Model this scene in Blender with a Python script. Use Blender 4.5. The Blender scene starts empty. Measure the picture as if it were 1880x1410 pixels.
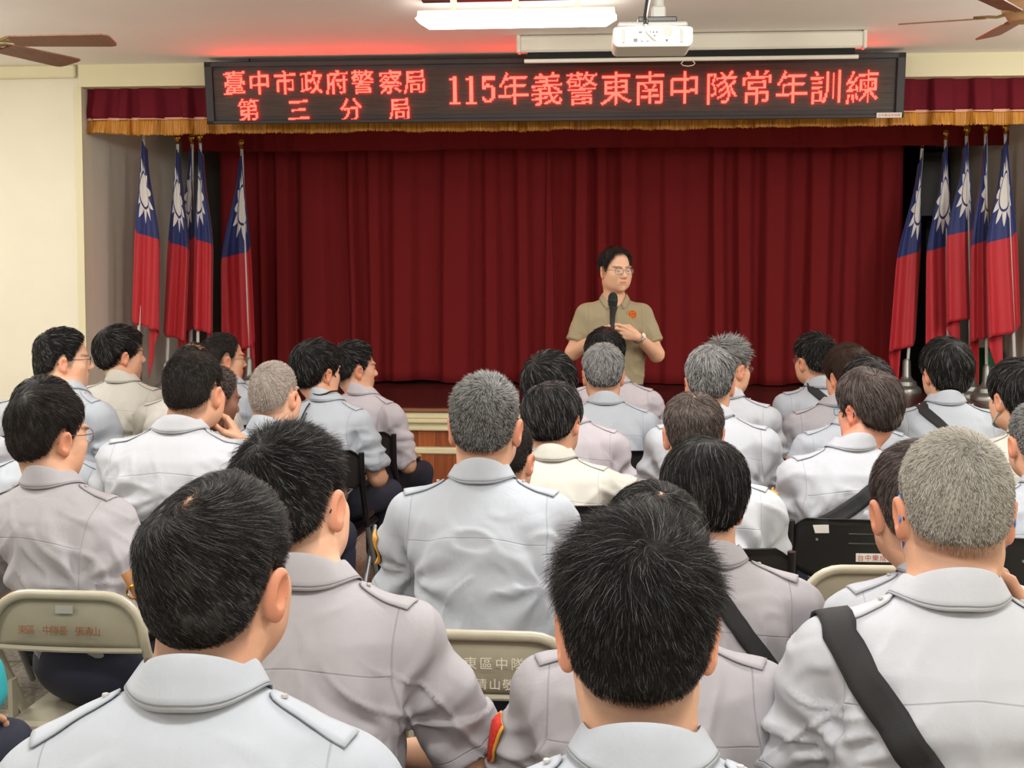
import bpy, math, random
import numpy as np
from math import sin, cos, pi, radians as R
from mathutils import Matrix, Vector, Euler

SC = bpy.context.scene
COL = SC.collection
F_PX, W_PX, H_PX = 2300.0, 1880, 1410
CAM_Z = 1.60
PITCH, YAW, HORIZON = 3.2, 4.8, 487.0

# ---------------------------------------------------------------- camera
cam = bpy.data.cameras.new('camera')
cam.sensor_width = 36.0
cam.lens = F_PX / W_PX * 36.0
cam.clip_start = 0.05
cam.shift_y = -((H_PX / 2 - HORIZON) - F_PX * math.tan(R(PITCH))) / W_PX
co = bpy.data.objects.new('camera', cam)
COL.objects.link(co)
co.location = (0, 0, CAM_Z)
co.rotation_euler = (R(90 - PITCH), 0, R(YAW))
SC.camera = co
CAM_M = Euler((R(90 - PITCH), 0, R(YAW))).to_matrix()

# ---------------------------------------------------------------- exposure, world, room lights
SC.view_settings.view_transform = 'Standard'
SC.view_settings.look = 'None'
SC.view_settings.exposure = 0.0
SC.view_settings.gamma = 1.0
SC.view_settings.use_curve_mapping = False
wd = bpy.data.worlds.new('world')
SC.world = wd
wd.use_nodes = True
wd.node_tree.nodes['Background'].inputs[0].default_value = (0.8, 0.85, 1.0, 1)
wd.node_tree.nodes['Background'].inputs[1].default_value = 0.05
CEIL = 3.0


def tube_light(x, y, power, lx=1.15, ly=0.16, col=(1.0, 0.99, 0.965), z=CEIL - 0.12):
    """one of the hall's ceiling fluorescents"""
    l = bpy.data.lights.new('ceiling_lamp', 'AREA')
    l.shape = 'RECTANGLE'
    l.size, l.size_y = lx, ly
    l.energy = power
    l.color = col
    o = bpy.data.objects.new('ceiling_lamp', l)
    o.location = (x, y, z)
    COL.objects.link(o)
    return o


def tube_glow(x, y, power):
    """the part of a bare tube's light that goes sideways and up to the ceiling"""
    l = bpy.data.lights.new('ceiling_lamp_glow', 'POINT')
    l.energy = power
    l.shadow_soft_size = .18
    l.color = (1.0, .99, .965)
    o = bpy.data.objects.new('ceiling_lamp_glow', l)
    o.location = (x, y, CEIL - .34)
    COL.objects.link(o)


for ly_, p_ in ((-1.6, 18), (0.9, 25), (3.6, 25)):
    for lx_ in (-3.0, 0.1, 3.2):
        tube_light(lx_, ly_, p_)
        tube_glow(lx_, ly_, p_ * (2.6 if ly_ > 3 else 1.2))
for lx_, g_ in ((-4.4, 20), (3.3, 58)):
    tube_light(lx_, 6.5, 34)
    tube_glow(lx_, 6.5, g_)


def ray(px, py):
    v = Vector(((px - W_PX / 2) / F_PX,
                -((py - H_PX / 2) / F_PX) + cam.shift_y * W_PX / F_PX, -1.0))
    return CAM_M @ v


def at_depth(px, py, d):
    return Vector((0, 0, CAM_Z)) + ray(px, py) * d


def on_y(px, py, y):
    r = ray(px, py)
    return Vector((0, 0, CAM_Z)) + r * (y / r.y)


# ---------------------------------------------------------------- materials
def lin(c):
    """0-255 sRGB triple -> linear"""
    o = []
    for v in c:
        v = v / 255.0
        o.append(v / 12.92 if v <= 0.04045 else ((v + 0.055) / 1.055) ** 2.4)
    return tuple(o)


def mat(name, color, rough=0.6, metal=0.0, noise=0.0, nscale=8.0, bump=0.0, bscale=40.0, emit=None, estr=0.0,
        alpha=1.0, stretch=None, trans=0.0, spec=0.5):
    m = bpy.data.materials.new(name)
    m.use_nodes = True
    nt = m.node_tree
    b = nt.nodes['Principled BSDF']
    b.inputs['Roughness'].default_value = rough
    b.inputs['Metallic'].default_value = metal
    b.inputs['Base Color'].default_value = (*color, 1)
    b.inputs['Specular IOR Level'].default_value = spec
    if trans:
        b.inputs['Transmission Weight'].default_value = trans
    if alpha < 1:
        b.inputs['Alpha'].default_value = alpha
    if emit:
        b.inputs['Emission Color'].default_value = (*emit, 1)
        b.inputs['Emission Strength'].default_value = estr
    if noise or bump:
        tc = nt.nodes.new('ShaderNodeTexCoord')
        mp = nt.nodes.new('ShaderNodeMapping')
        nt.links.new(tc.outputs['Object'], mp.inputs[0])
        if stretch:
            mp.inputs['Scale'].default_value = stretch
    if noise:
        n = nt.nodes.new('ShaderNodeTexNoise')
        n.inputs['Scale'].default_value = nscale
        n.inputs['Detail'].default_value = 4
        nt.links.new(mp.outputs[0], n.inputs['Vector'])
        rp = nt.nodes.new('ShaderNodeValToRGB')
        rp.color_ramp.elements[0].position = 0.3
        rp.color_ramp.elements[1].position = 0.7
        rp.color_ramp.elements[0].color = (*[c * (1 - noise) for c in color], 1)
        rp.color_ramp.elements[1].color = (*[min(1, c * (1 + noise)) for c in color], 1)
        nt.links.new(n.outputs['Fac'], rp.inputs[0])
        nt.links.new(rp.outputs[0], b.inputs['Base Color'])
    if bump:
        n2 = nt.nodes.new('ShaderNodeTexNoise')
        n2.inputs['Scale'].default_value = bscale
        n2.inputs['Detail'].default_value = 3
        nt.links.new(mp.outputs[0], n2.inputs['Vector'])
        bp = nt.nodes.new('ShaderNodeBump')
        bp.inputs['Strength'].default_value = bump
        bp.inputs['Distance'].default_value = 0.01
        nt.links.new(n2.outputs['Fac'], bp.inputs['Height'])
        nt.links.new(bp.outputs[0], b.inputs['Normal'])
    return m


# ---------------------------------------------------------------- mesh helpers
def make_obj(name, V, Fs, m=None, parent=None, smooth=True, loc=None):
    """V (n,3) array, Fs list of index tuples or (n,4)/(n,3) array -> one linked mesh object"""
    me = bpy.data.meshes.new(name)
    V = np.asarray(V, dtype=np.float32)
    if isinstance(Fs, np.ndarray):
        n, k = Fs.shape
        me.vertices.add(len(V))
        me.vertices.foreach_set('co', V.ravel())
        me.loops.add(n * k)
        me.loops.foreach_set('vertex_index', Fs.ravel().astype(np.int32))
        me.polygons.add(n)
        me.polygons.foreach_set('loop_start', np.arange(0, n * k, k, dtype=np.int32))
        me.update(calc_edges=True)
    else:
        me.from_pydata(V.tolist(), [], Fs)
        me.update()
    me.polygons.foreach_set('use_smooth', np.full(len(me.polygons), smooth))
    if m:
        me.materials.append(m)
    o = bpy.data.objects.new(name, me)
    COL.objects.link(o)
    if parent:
        o.parent = parent
    if loc is not None:
        o.location = loc
    return o


def tag(o, label=None, cat=None, group=None, kind=None):
    if label:
        o['label'] = label
    if cat:
        o['category'] = cat
    if group:
        o['group'] = group
    if kind:
        o['kind'] = kind
    return o


def empty(name, loc, rz=0.0):
    o = bpy.data.objects.new(name, None)
    o.empty_display_size = 0.1
    COL.objects.link(o)
    o.location = loc
    o.rotation_euler = (0, 0, rz)
    return o


class MB:
    """collects boxes, tubes and lathes into one mesh"""

    def __init__(s):
        s.v, s.f = [], []

    def add(s, V, Fs):
        b = len(s.v)
        s.v.extend([tuple(p) for p in V])
        s.f.extend([tuple(b + i for i in f) for f in Fs])
        return s

    def box(s, c, d, rot=None, bev=0.0):
        x, y, z = [q / 2 for q in d]
        if bev > 0:
            bev = min(bev, x * .9, y * .9, z * .9)
            V, Fs = [], []
            idx = {}
            for sx in (-1, 1):
                for sy in (-1, 1):
                    for sz in (-1, 1):
                        for a in range(3):
                            p = [sx * x, sy * y, sz * z]
                            for k in range(3):
                                if k != a:
                                    p[k] -= (sx, sy, sz)[k] * bev
                            idx[(sx, sy, sz, a)] = len(V)
                            V.append(p)
            for a in range(3):
                o1, o2 = [k for k in range(3) if k != a]
                for sg in (-1, 1):
                    q = []
                    for (u, w) in ((-1, -1), (1, -1), (1, 1), (-1, 1)):
                        k = [0, 0, 0]
                        k[a], k[o1], k[o2] = sg, u, w
                        q.append(idx[(*k, a)])
                    Fs.append(q if (sg > 0) == (a != 1) else q[::-1])
            for a in range(3):
                o1, o2 = [k for k in range(3) if k != a]
                for u in (-1, 1):
                    for w in (-1, 1):
                        k1, k2 = [0, 0, 0], [0, 0, 0]
                        k1[a], k1[o1], k1[o2] = -1, u, w
                        k2[a], k2[o1], k2[o2] = 1, u, w
                        Fs.append([idx[(*k1, o1)], idx[(*k2, o1)], idx[(*k2, o2)], idx[(*k1, o2)]])
            for sx in (-1, 1):
                for sy in (-1, 1):
                    for sz in (-1, 1):
                        Fs.append([idx[(sx, sy, sz, a)] for a in range(3)])
        else:
            V = [(i * x, j * y, k * z) for i in (-1, 1) for j in (-1, 1) for k in (-1, 1)]
            Fs = [(0, 1, 3, 2), (4, 6, 7, 5), (0, 4, 5, 1), (2, 3, 7, 6), (0, 2, 6, 4), (1, 5, 7, 3)]
        V = [Vector(p) for p in V]
        if rot is not None:
            V = [rot @ p for p in V]
        c = Vector(c)
        return s.add([p + c for p in V], Fs)

    def tube(s, pts, r, n=10, closed=False, flat=1.0):
        pts = [Vector(p) for p in pts]
        m = len(pts)
        rs = r if isinstance(r, (list, tuple)) else [r] * m
        V, Fs = [], []
        nrm = None
        for i in range(m):
            a = pts[i - 1] if (i > 0 or closed) else pts[i]
            b = pts[(i + 1) % m] if (i < m - 1 or closed) else pts[i]
            t = (b - a).normalized()
            if nrm is None:
                nrm = t.orthogonal().normalized()
            nrm = (nrm - t * nrm.dot(t))
            nrm = nrm.normalized() if nrm.length > 1e-6 else t.orthogonal().normalized()
            bi = t.cross(nrm)
            for k in range(n):
                q = 2 * pi * k / n
                V.append(pts[i] + nrm * cos(q) * rs[i] + bi * sin(q) * rs[i] * flat)
        for i in range(m if closed else m - 1):
            j = (i + 1) % m
            for k in range(n):
                l = (k + 1) % n
                Fs.append((i * n + k, i * n + l, j * n + l, j * n + k))
        if not closed:
            Fs.append(tuple(range(n))[::-1])
            Fs.append(tuple((m - 1) * n + k for k in range(n)))
        return s.add(V, Fs)

    def lathe(s, prof, c, n=24, axis='z'):
        V, Fs = [], []
        for (r, z) in prof:
            for k in range(n):
                q = 2 * pi * k / n
                if axis == 'z':
                    V.append((c[0] + r * cos(q), c[1] + r * sin(q), c[2] + z))
                elif axis == 'y':
                    V.append((c[0] + r * cos(q), c[1] + z, c[2] + r * sin(q)))
                else:
                    V.append((c[0] + z, c[1] + r * cos(q), c[2] + r * sin(q)))
        m = len(prof)
        for i in range(m - 1):
            for k in range(n):
                l = (k + 1) % n
                Fs.append((i * n + k, i * n + l, (i + 1) * n + l, (i + 1) * n + k))
        Fs.append(tuple(range(n))[::-1])
        Fs.append(tuple((m - 1) * n + k for k in range(n)))
        return s.add(V, Fs)

    def prism(s, poly, y0, y1, M=None):
        """polygon in xz extruded along y"""
        n = len(poly)
        V = [Vector((p[0], y0, p[1])) for p in poly] + [Vector((p[0], y1, p[1])) for p in poly]
        if M is not None:
            V = [M @ p for p in V]
        Fs = [tuple(range(n)), tuple(range(n, 2 * n))[::-1]]
        for i in range(n):
            j = (i + 1) % n
            Fs.append((i, i + n, j + n, j))
        return s.add(V, Fs)

    def build(s, name, m, parent=None, smooth=True, loc=None):
        o = make_obj(name, np.array([tuple(p) for p in s.v]), s.f, m, parent, smooth, loc)
        if smooth:
            try:
                o.data.set_sharp_from_angle(angle=R(38))
            except Exception:
                pass
        return o


def fix_normals(o):
    import bmesh
    bm = bmesh.new()
    bm.from_mesh(o.data)
    bmesh.ops.recalc_face_normals(bm, faces=bm.faces)
    bm.to_mesh(o.data)
    bm.free()
    return o


def copy_tree(o, parent=None):
    c = o.copy()
    COL.objects.link(c)
    if parent:
        c.parent = parent
    for ch in list(o.children):
        copy_tree(ch, c)
    return c


# ---------------------------------------------------------------- writing
_glyph = {}


def glyph_tris(ch):
    """flat triangles of one character, in a unit em box"""
    if ch not in _glyph:
        c = bpy.data.curves.new('glyph', 'FONT')
        c.body = ch
        c.size = 1.0
        o = bpy.data.objects.new('glyph', c)
        COL.objects.link(o)
        me = o.to_mesh()
        me.calc_loop_triangles()
        V = np.array([v.co[:2] for v in me.vertices]) if len(me.vertices) else np.zeros((0, 2))
        T = np.array([t.vertices[:] for t in me.loop_triangles], dtype=int).reshape(-1, 3)
        o.to_mesh_clear()
        bpy.data.objects.remove(o)
        bpy.data.curves.remove(c)
        _glyph[ch] = (V, T)
    return _glyph[ch]


def writing(text, size, M, name, m, parent, adv=1.0, depth=0.0008):
    """one mesh of letters in the xz plane of M, centred"""
    mb = MB()
    n = len(text)
    for i, ch in enumerate(text):
        if ch == ' ':
            continue
        V, T = glyph_tris(ch)
        if not len(T):
            continue
        ox = (i - (n - 1) / 2) * size * adv - size * .5
        P = [M @ Vector((v[0] * size + ox, 0, (v[1] - .38) * size)) for v in V]
        mb.add(P, [tuple(t) for t in T])
    return mb.build(name, m, parent, smooth=False)
# ---------------------------------------------------------------- implicit surfaces
def grid1(lo, hi, h, zones=()):
    xs = [lo]
    while xs[-1] < hi:
        x = xs[-1]
        s = h
        for (a, b, q) in zones:
            if a - 0.005 <= x <= b:
                s = min(s, q)
        xs.append(x + s)
    return np.array(xs, dtype=np.float32)


class Grid:
    def __init__(s, xs, ys, zs):
        s.x, s.y, s.z = xs, ys, zs
        s.v = np.full((len(xs), len(ys), len(zs)), 2.0, dtype=np.float32)

    def add(s, fn, lo, hi, k=0.0, op='u', pad=0.03):
        sl = []
        for ax, a, b in ((s.x, lo[0], hi[0]), (s.y, lo[1], hi[1]), (s.z, lo[2], hi[2])):
            i0 = max(0, int(np.searchsorted(ax, a - pad)) - 1)
            i1 = min(len(ax), int(np.searchsorted(ax, b + pad)) + 1)
            if i1 - i0 < 1:
                return s
            sl.append(slice(i0, i1))
        X = s.x[sl[0]][:, None, None]
        Y = s.y[sl[1]][None, :, None]
        Z = s.z[sl[2]][None, None, :]
        d = fn(X, Y, Z)
        a = s.v[tuple(sl)]
        if op == 'u':
            if k > 0:
                h = np.clip(.5 + .5 * (a - d) / k, 0, 1)
                r = a + (d - a) * h - k * h * (1 - h)
            else:
                r = np.minimum(a, d)
        elif op == 's':
            d = -d
            if k > 0:
                h = np.clip(.5 - .5 * (a - d) / k, 0, 1)
                r = a + (d - a) * h + k * h * (1 - h)
            else:
                r = np.maximum(a, d)
        else:
            r = np.maximum(a, d)
        s.v[tuple(sl)] = r
        return s

    def sample(s, P):
        P = np.asarray(P, dtype=np.float32).reshape(-1, 3)
        idx, fr = [], []
        for a, ax in enumerate((s.x, s.y, s.z)):
            i = np.clip(np.searchsorted(ax, P[:, a]) - 1, 0, len(ax) - 2)
            f = np.clip((P[:, a] - ax[i]) / (ax[i + 1] - ax[i]), 0, 1)
            idx.append(i)
            fr.append(f)
        out = 0
        for dx in (0, 1):
            for dy in (0, 1):
                for dz in (0, 1):
                    w = (fr[0] if dx else 1 - fr[0]) * (fr[1] if dy else 1 - fr[1]) * (fr[2] if dz else 1 - fr[2])
                    out = out + w * s.v[idx[0] + dx, idx[1] + dy, idx[2] + dz]
        return out

    def nets(s):
        v = s.v
        b = v < 0
        c = np.zeros(tuple(n - 1 for n in v.shape), dtype=np.int8)
        cor = [(i, j, k) for i in (0, 1) for j in (0, 1) for k in (0, 1)]
        for (i, j, k) in cor:
            c += b[i:v.shape[0] - 1 + i, j:v.shape[1] - 1 + j, k:v.shape[2] - 1 + k]
        act = (c > 0) & (c < 8)
        ii, jj, kk = np.nonzero(act)
        n = len(ii)
        ind = np.full(act.shape, -1, dtype=np.int32)
        ind[ii, jj, kk] = np.arange(n)
        acc = np.zeros((n, 3), dtype=np.float64)
        cnt = np.zeros(n)
        for ax in range(3):
            for (p, q) in ((0, 0), (0, 1), (1, 0), (1, 1)):
                a = [0, 0, 0]
                o = [t for t in range(3) if t != ax]
                a[o[0]], a[o[1]] = p, q
                e = list(a)
                e[ax] = 1
                va = v[ii + a[0], jj + a[1], kk + a[2]]
                vb = v[ii + e[0], jj + e[1], kk + e[2]]
                m = (va < 0) != (vb < 0)
                t = np.where(m, va / np.where(va == vb, 1, va - vb), 0)
                P = np.stack([s.x[ii + a[0]], s.y[jj + a[1]], s.z[kk + a[2]]], 1).astype(np.float64)
                Q = np.stack([s.x[ii + e[0]], s.y[jj + e[1]], s.z[kk + e[2]]], 1)
                acc += np.where(m[:, None], P + (Q - P) * t[:, None], 0)
                cnt += m
        V = acc / np.maximum(cnt, 1)[:, None]
        Fs = []
        for ax in range(3):
            o1, o2 = [(1, 2), (2, 0), (0, 1)][ax]
            sl0 = [slice(1, -1)] * 3
            sl1 = [slice(1, -1)] * 3
            sl0[ax] = slice(0, -1)
            sl1[ax] = slice(1, None)
            A, B = b[tuple(sl0)], b[tuple(sl1)]
            e = np.array(np.nonzero(A != B)).T
            off = np.array([1, 1, 1])
            off[ax] = 0
            e = e + off
            inside = b[e[:, 0], e[:, 1], e[:, 2]]
            d1 = np.zeros(3, int)
            d1[o1] = 1
            d2 = np.zeros(3, int)
            d2[o2] = 1
            q = [e - d1 - d2, e - d2, e, e - d1]
            q = np.stack([ind[t[:, 0], t[:, 1], t[:, 2]] for t in q], 1)
            q = np.where(inside[:, None], q, q[:, ::-1])
            Fs.append(q)
        Fs = np.concatenate(Fs)
        Fs = Fs[(Fs >= 0).all(1)]
        return V, Fs


def sph(c, r):
    return (lambda X, Y, Z: np.sqrt((X - c[0]) ** 2 + (Y - c[1]) ** 2 + (Z - c[2]) ** 2) - r,
            [c[i] - r for i in range(3)], [c[i] + r for i in range(3)])


def ell(c, r, rot=None):
    m = max(r)

    def f(X, Y, Z):
        x, y, z = X - c[0], Y - c[1], Z - c[2]
        if rot is not None:
            x, y, z = (rot[0][0] * x + rot[1][0] * y + rot[2][0] * z, rot[0][1] * x + rot[1][1] * y + rot[2][1] * z,
                       rot[0][2] * x + rot[1][2] * y + rot[2][2] * z)
        k0 = np.sqrt((x / r[0]) ** 2 + (y / r[1]) ** 2 + (z / r[2]) ** 2)
        k1 = np.sqrt((x / r[0] ** 2) ** 2 + (y / r[1] ** 2) ** 2 + (z / r[2] ** 2) ** 2) + 1e-6
        return k0 * (k0 - 1) / k1
    if rot is None:
        return f, [c[i] - r[i] for i in range(3)], [c[i] + r[i] for i in range(3)]
    return f, [c[i] - m for i in range(3)], [c[i] + m for i in range(3)]


def cone(a, b, ra, rb, cut=None):
    a, b = [float(t) for t in a], [float(t) for t in b]
    d = [b[i] - a[i] for i in range(3)]
    L = sum(t * t for t in d) + 1e-9

    def f(X, Y, Z):
        x, y, z = X - a[0], Y - a[1], Z - a[2]
        t = np.clip((x * d[0] + y * d[1] + z * d[2]) / L, 0, 1)
        q = np.sqrt((x - t * d[0]) ** 2 + (y - t * d[1]) ** 2 + (z - t * d[2]) ** 2) - (ra + (rb - ra) * t)
        if cut is not None:
            l = math.sqrt(L)
            q = np.maximum(q, (x * d[0] + y * d[1] + z * d[2]) / l - l * cut)
        return q
    m = max(ra, rb)
    return f, [min(a[i], b[i]) - m for i in range(3)], [max(a[i], b[i]) + m for i in range(3)]


def placed(p, M3, c, k=1.0):
    """a primitive given in a frame turned by M3 (3x3) and moved to c"""
    f, lo, hi = p
    Rm = np.array(M3, dtype=np.float64)
    ps = [Rm @ np.array((x, y, z)) * k + np.array(c) for x in (lo[0], hi[0]) for y in (lo[1], hi[1]) for z in (lo[2], hi[2])]
    ps = np.array(ps)

    def g(X, Y, Z):
        x, y, z = (X - c[0]) / k, (Y - c[1]) / k, (Z - c[2]) / k
        return f(Rm[0, 0] * x + Rm[1, 0] * y + Rm[2, 0] * z, Rm[0, 1] * x + Rm[1, 1] * y + Rm[2, 1] * z,
                 Rm[0, 2] * x + Rm[1, 2] * y + Rm[2, 2] * z) * k
    return g, ps.min(0), ps.max(0)


def vnoise(P, seed=0):
    """smooth value noise, P (n,3) -> -1..1"""
    P = np.asarray(P, dtype=np.float64)
    i = np.floor(P).astype(np.int64)
    f = P - i
    f = f * f * (3 - 2 * f)

    def h(a, b, c):
        n = (a * 374761393 + b * 668265263 + c * 2147483647 + seed * 1274126177) & 0xffffffff
        n = ((n ^ (n >> 13)) * 1274126177) & 0xffffffff
        n = ((n ^ (n >> 16)) * 2246822519) & 0xffffffff
        return (n ^ (n >> 15)) / 2147483647.5 - 1
    out = 0
    for dx in (0, 1):
        for dy in (0, 1):
            for dz in (0, 1):
                w = (f[:, 0] if dx else 1 - f[:, 0]) * (f[:, 1] if dy else 1 - f[:, 1]) * (f[:, 2] if dz else 1 - f[:, 2])
                out = out + w * h(i[:, 0] + dx, i[:, 1] + dy, i[:, 2] + dz)
    return out


def vert_normals(V, Fs):
    n = np.cross(V[Fs[:, 2]] - V[Fs[:, 0]], V[Fs[:, 3]] - V[Fs[:, 1]])
    N = np.zeros_like(V)
    for k in range(4):
        for a in range(3):
            N[:, a] += np.bincount(Fs[:, k], n[:, a], minlength=len(V))
    return N / (np.linalg.norm(N, axis=1)[:, None] + 1e-12)


def relax(V, Fs, n=1, w=.5):
    for _ in range(n):
        A = np.zeros_like(V)
        c = np.zeros(len(V))
        for k in range(4):
            for l in (1, 3):
                j = Fs[:, (k + l) % 4]
                for a in range(3):
                    A[:, a] += np.bincount(Fs[:, k], V[j, a], minlength=len(V))
                c += np.bincount(Fs[:, k], minlength=len(V))
        V = V + (A / np.maximum(c, 1)[:, None] - V) * w
    return V


def sstep(a, b, x):
    t = np.clip((x - a) / (b - a), 0, 1)
    return t * t * (3 - 2 * t)


def float_attr(me, name, vals):
    a = me.attributes.new(name, 'FLOAT', 'POINT')
    a.data.foreach_set('value', np.asarray(vals, dtype=np.float32))


def color_attr(me, name, rgb):
    a = me.attributes.new(name, 'FLOAT_COLOR', 'POINT')
    c = np.ones((len(rgb), 4), dtype=np.float32)
    c[:, :3] = rgb
    a.data.foreach_set('color', c.ravel())
# ---------------------------------------------------------------- people: materials
def node_mat(name):
    m = bpy.data.materials.new(name)
    m.use_nodes = True
    return m, m.node_tree, m.node_tree.nodes['Principled BSDF']


M_SKIN, nt, bs = node_mat('skin')
at = nt.nodes.new('ShaderNodeAttribute')
at.attribute_name = 'tint'
nt.links.new(at.outputs['Color'], bs.inputs['Base Color'])
bs.inputs['Roughness'].default_value = .5
bs.inputs['Subsurface Weight'].default_value = 0.0
tc = nt.nodes.new('ShaderNodeTexCoord')
nz = nt.nodes.new('ShaderNodeTexNoise')
nz.inputs['Scale'].default_value = 130
nt.links.new(tc.outputs['Object'], nz.inputs['Vector'])
bp = nt.nodes.new('ShaderNodeBump')
bp.inputs['Strength'].default_value = .12
bp.inputs['Distance'].default_value = .003
nt.links.new(nz.outputs['Fac'], bp.inputs['Height'])
nt.links.new(bp.outputs[0], bs.inputs['Normal'])


def shirt_material(name, col, seams=True, rough=.72):
    """woven cotton: fine creases, and sewn seams read from the garment's own seam distances"""
    m, nt, b = node_mat(name)
    b.inputs['Base Color'].default_value = (*col, 1)
    b.inputs['Roughness'].default_value = rough
    b.inputs['Specular IOR Level'].default_value = .25
    L = nt.links
    tc = nt.nodes.new('ShaderNodeTexCoord')
    mp = nt.nodes.new('ShaderNodeMapping')
    mp.inputs['Scale'].default_value = (1, 1, .75)
    L.new(tc.outputs['Object'], mp.inputs[0])
    n1 = nt.nodes.new('ShaderNodeTexNoise')
    n1.inputs['Scale'].default_value = 13
    n1.inputs['Detail'].default_value = 5
    n1.inputs['Distortion'].default_value = .9
    L.new(mp.outputs[0], n1.inputs['Vector'])
    b1 = nt.nodes.new('ShaderNodeBump')
    b1.inputs['Strength'].default_value = .24
    b1.inputs['Distance'].default_value = .012
    L.new(n1.outputs['Fac'], b1.inputs['Height'])
    last = b1
    n2 = nt.nodes.new('ShaderNodeTexNoise')
    n2.inputs['Scale'].default_value = 900
    L.new(tc.outputs['Object'], n2.inputs['Vector'])
    b2 = nt.nodes.new('ShaderNodeBump')
    b2.inputs['Strength'].default_value = .1
    b2.inputs['Distance'].default_value = .002
    L.new(n2.outputs['Fac'], b2.inputs['Height'])
    L.new(last.outputs[0], b2.inputs['Normal'])
    last = b2
    if seams:
        dist = None
        for an in ('yoke_seam', 'arm_seam', 'hem_seam'):
            at = nt.nodes.new('ShaderNodeAttribute')
            at.attribute_name = an
            ab = nt.nodes.new('ShaderNodeMath')
            ab.operation = 'ABSOLUTE'
            L.new(at.outputs['Fac'], ab.inputs[0])
            if dist is None:
                dist = ab.outputs[0]
            else:
                mi = nt.nodes.new('ShaderNodeMath')
                mi.operation = 'MINIMUM'
                L.new(dist, mi.inputs[0])
                L.new(ab.outputs[0], mi.inputs[1])
                dist = mi.outputs[0]
        mr = nt.nodes.new('ShaderNodeMapRange')
        mr.inputs['From Min'].default_value = 0
        mr.inputs['From Max'].default_value = .0020
        L.new(dist, mr.inputs[0])
        b3 = nt.nodes.new('ShaderNodeBump')
        b3.inputs['Strength'].default_value = .4
        b3.inputs['Distance'].default_value = .004
        L.new(mr.outputs[0], b3.inputs['Height'])
        L.new(last.outputs[0], b3.inputs['Normal'])
        last = b3
        mx = nt.nodes.new('ShaderNodeMix')
        mx.data_type = 'RGBA'
        L.new(mr.outputs[0], mx.inputs[0])
        mx.inputs[6].default_value = (*[c * .82 for c in col], 1)
        mx.inputs[7].default_value = (*col, 1)
        L.new(mx.outputs[2], b.inputs['Base Color'])
    L.new(last.outputs[0], b.inputs['Normal'])
    return m


SHIRTS = {
    'grey': shirt_material('shirt_grey', lin((170, 172, 179))),
    'cool': shirt_material('shirt_cool_grey', lin((168, 173, 181))),
    'warm': shirt_material('shirt_warm_grey', lin((160, 157, 161))),
    'white': shirt_material('shirt_pale_grey', lin((178, 180, 186))),
    'pink': shirt_material('shirt_pinkish_grey', lin((180, 173, 179))),
    'cream': shirt_material('shirt_cream_grey', lin((190, 187, 178))),
    'polo': shirt_material('polo_khaki', lin((152, 140, 112)), seams=True, rough=.85),
    'green': shirt_material('jacket_green', lin((36, 62, 50))),
}
M_TROUSER = mat('navy_trousers', lin((27, 30, 48)), .8, noise=.25, nscale=6, bump=.5, bscale=14)
M_BELT = mat('black_belt', lin((20, 20, 21)), .4)
M_SHOE = mat('black_shoe', lin((18, 17, 17)), .35)
M_BLACK = mat('black_plastic', lin((17, 17, 18)), .38)
M_STRAP = mat('black_webbing', lin((26, 26, 27)), .8, bump=.15, bscale=500)
M_BUTTON = mat('pale_button', lin((178, 177, 172)), .3)
M_RED = mat('red_patch', lin((196, 44, 30)), .8, bump=.4, bscale=120)
M_GOLD = mat('gold_thread', lin((208, 150, 52)), .6)
M_ORANGE = mat('orange_thread', lin((196, 88, 30)), .8)
M_METAL = mat('bright_metal', lin((176, 176, 174)), .25, 1.0)
M_LENS = mat('spectacle_lens', (0.9, .93, .95), .03, alpha=.07)
M_CYAN = mat('cyan_plastic', lin((40, 150, 172)), .3)
M_BLUE_LOOP = mat('blue_elastic', lin((70, 120, 196)), .6)
M_MASK_BLACK = mat('black_mask_cloth', lin((24, 24, 26)), .85)
M_MASK_BLUE = mat('pale_blue_mask_cloth', lin((150, 190, 214)), .85)
M_MASK_GREEN = mat('pale_green_mask_cloth', lin((176, 205, 196)), .85)
M_EYE = mat('eye_white', lin((225, 218, 210)), .2)
M_IRIS = mat('dark_iris', lin((30, 20, 15)), .15)


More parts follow.
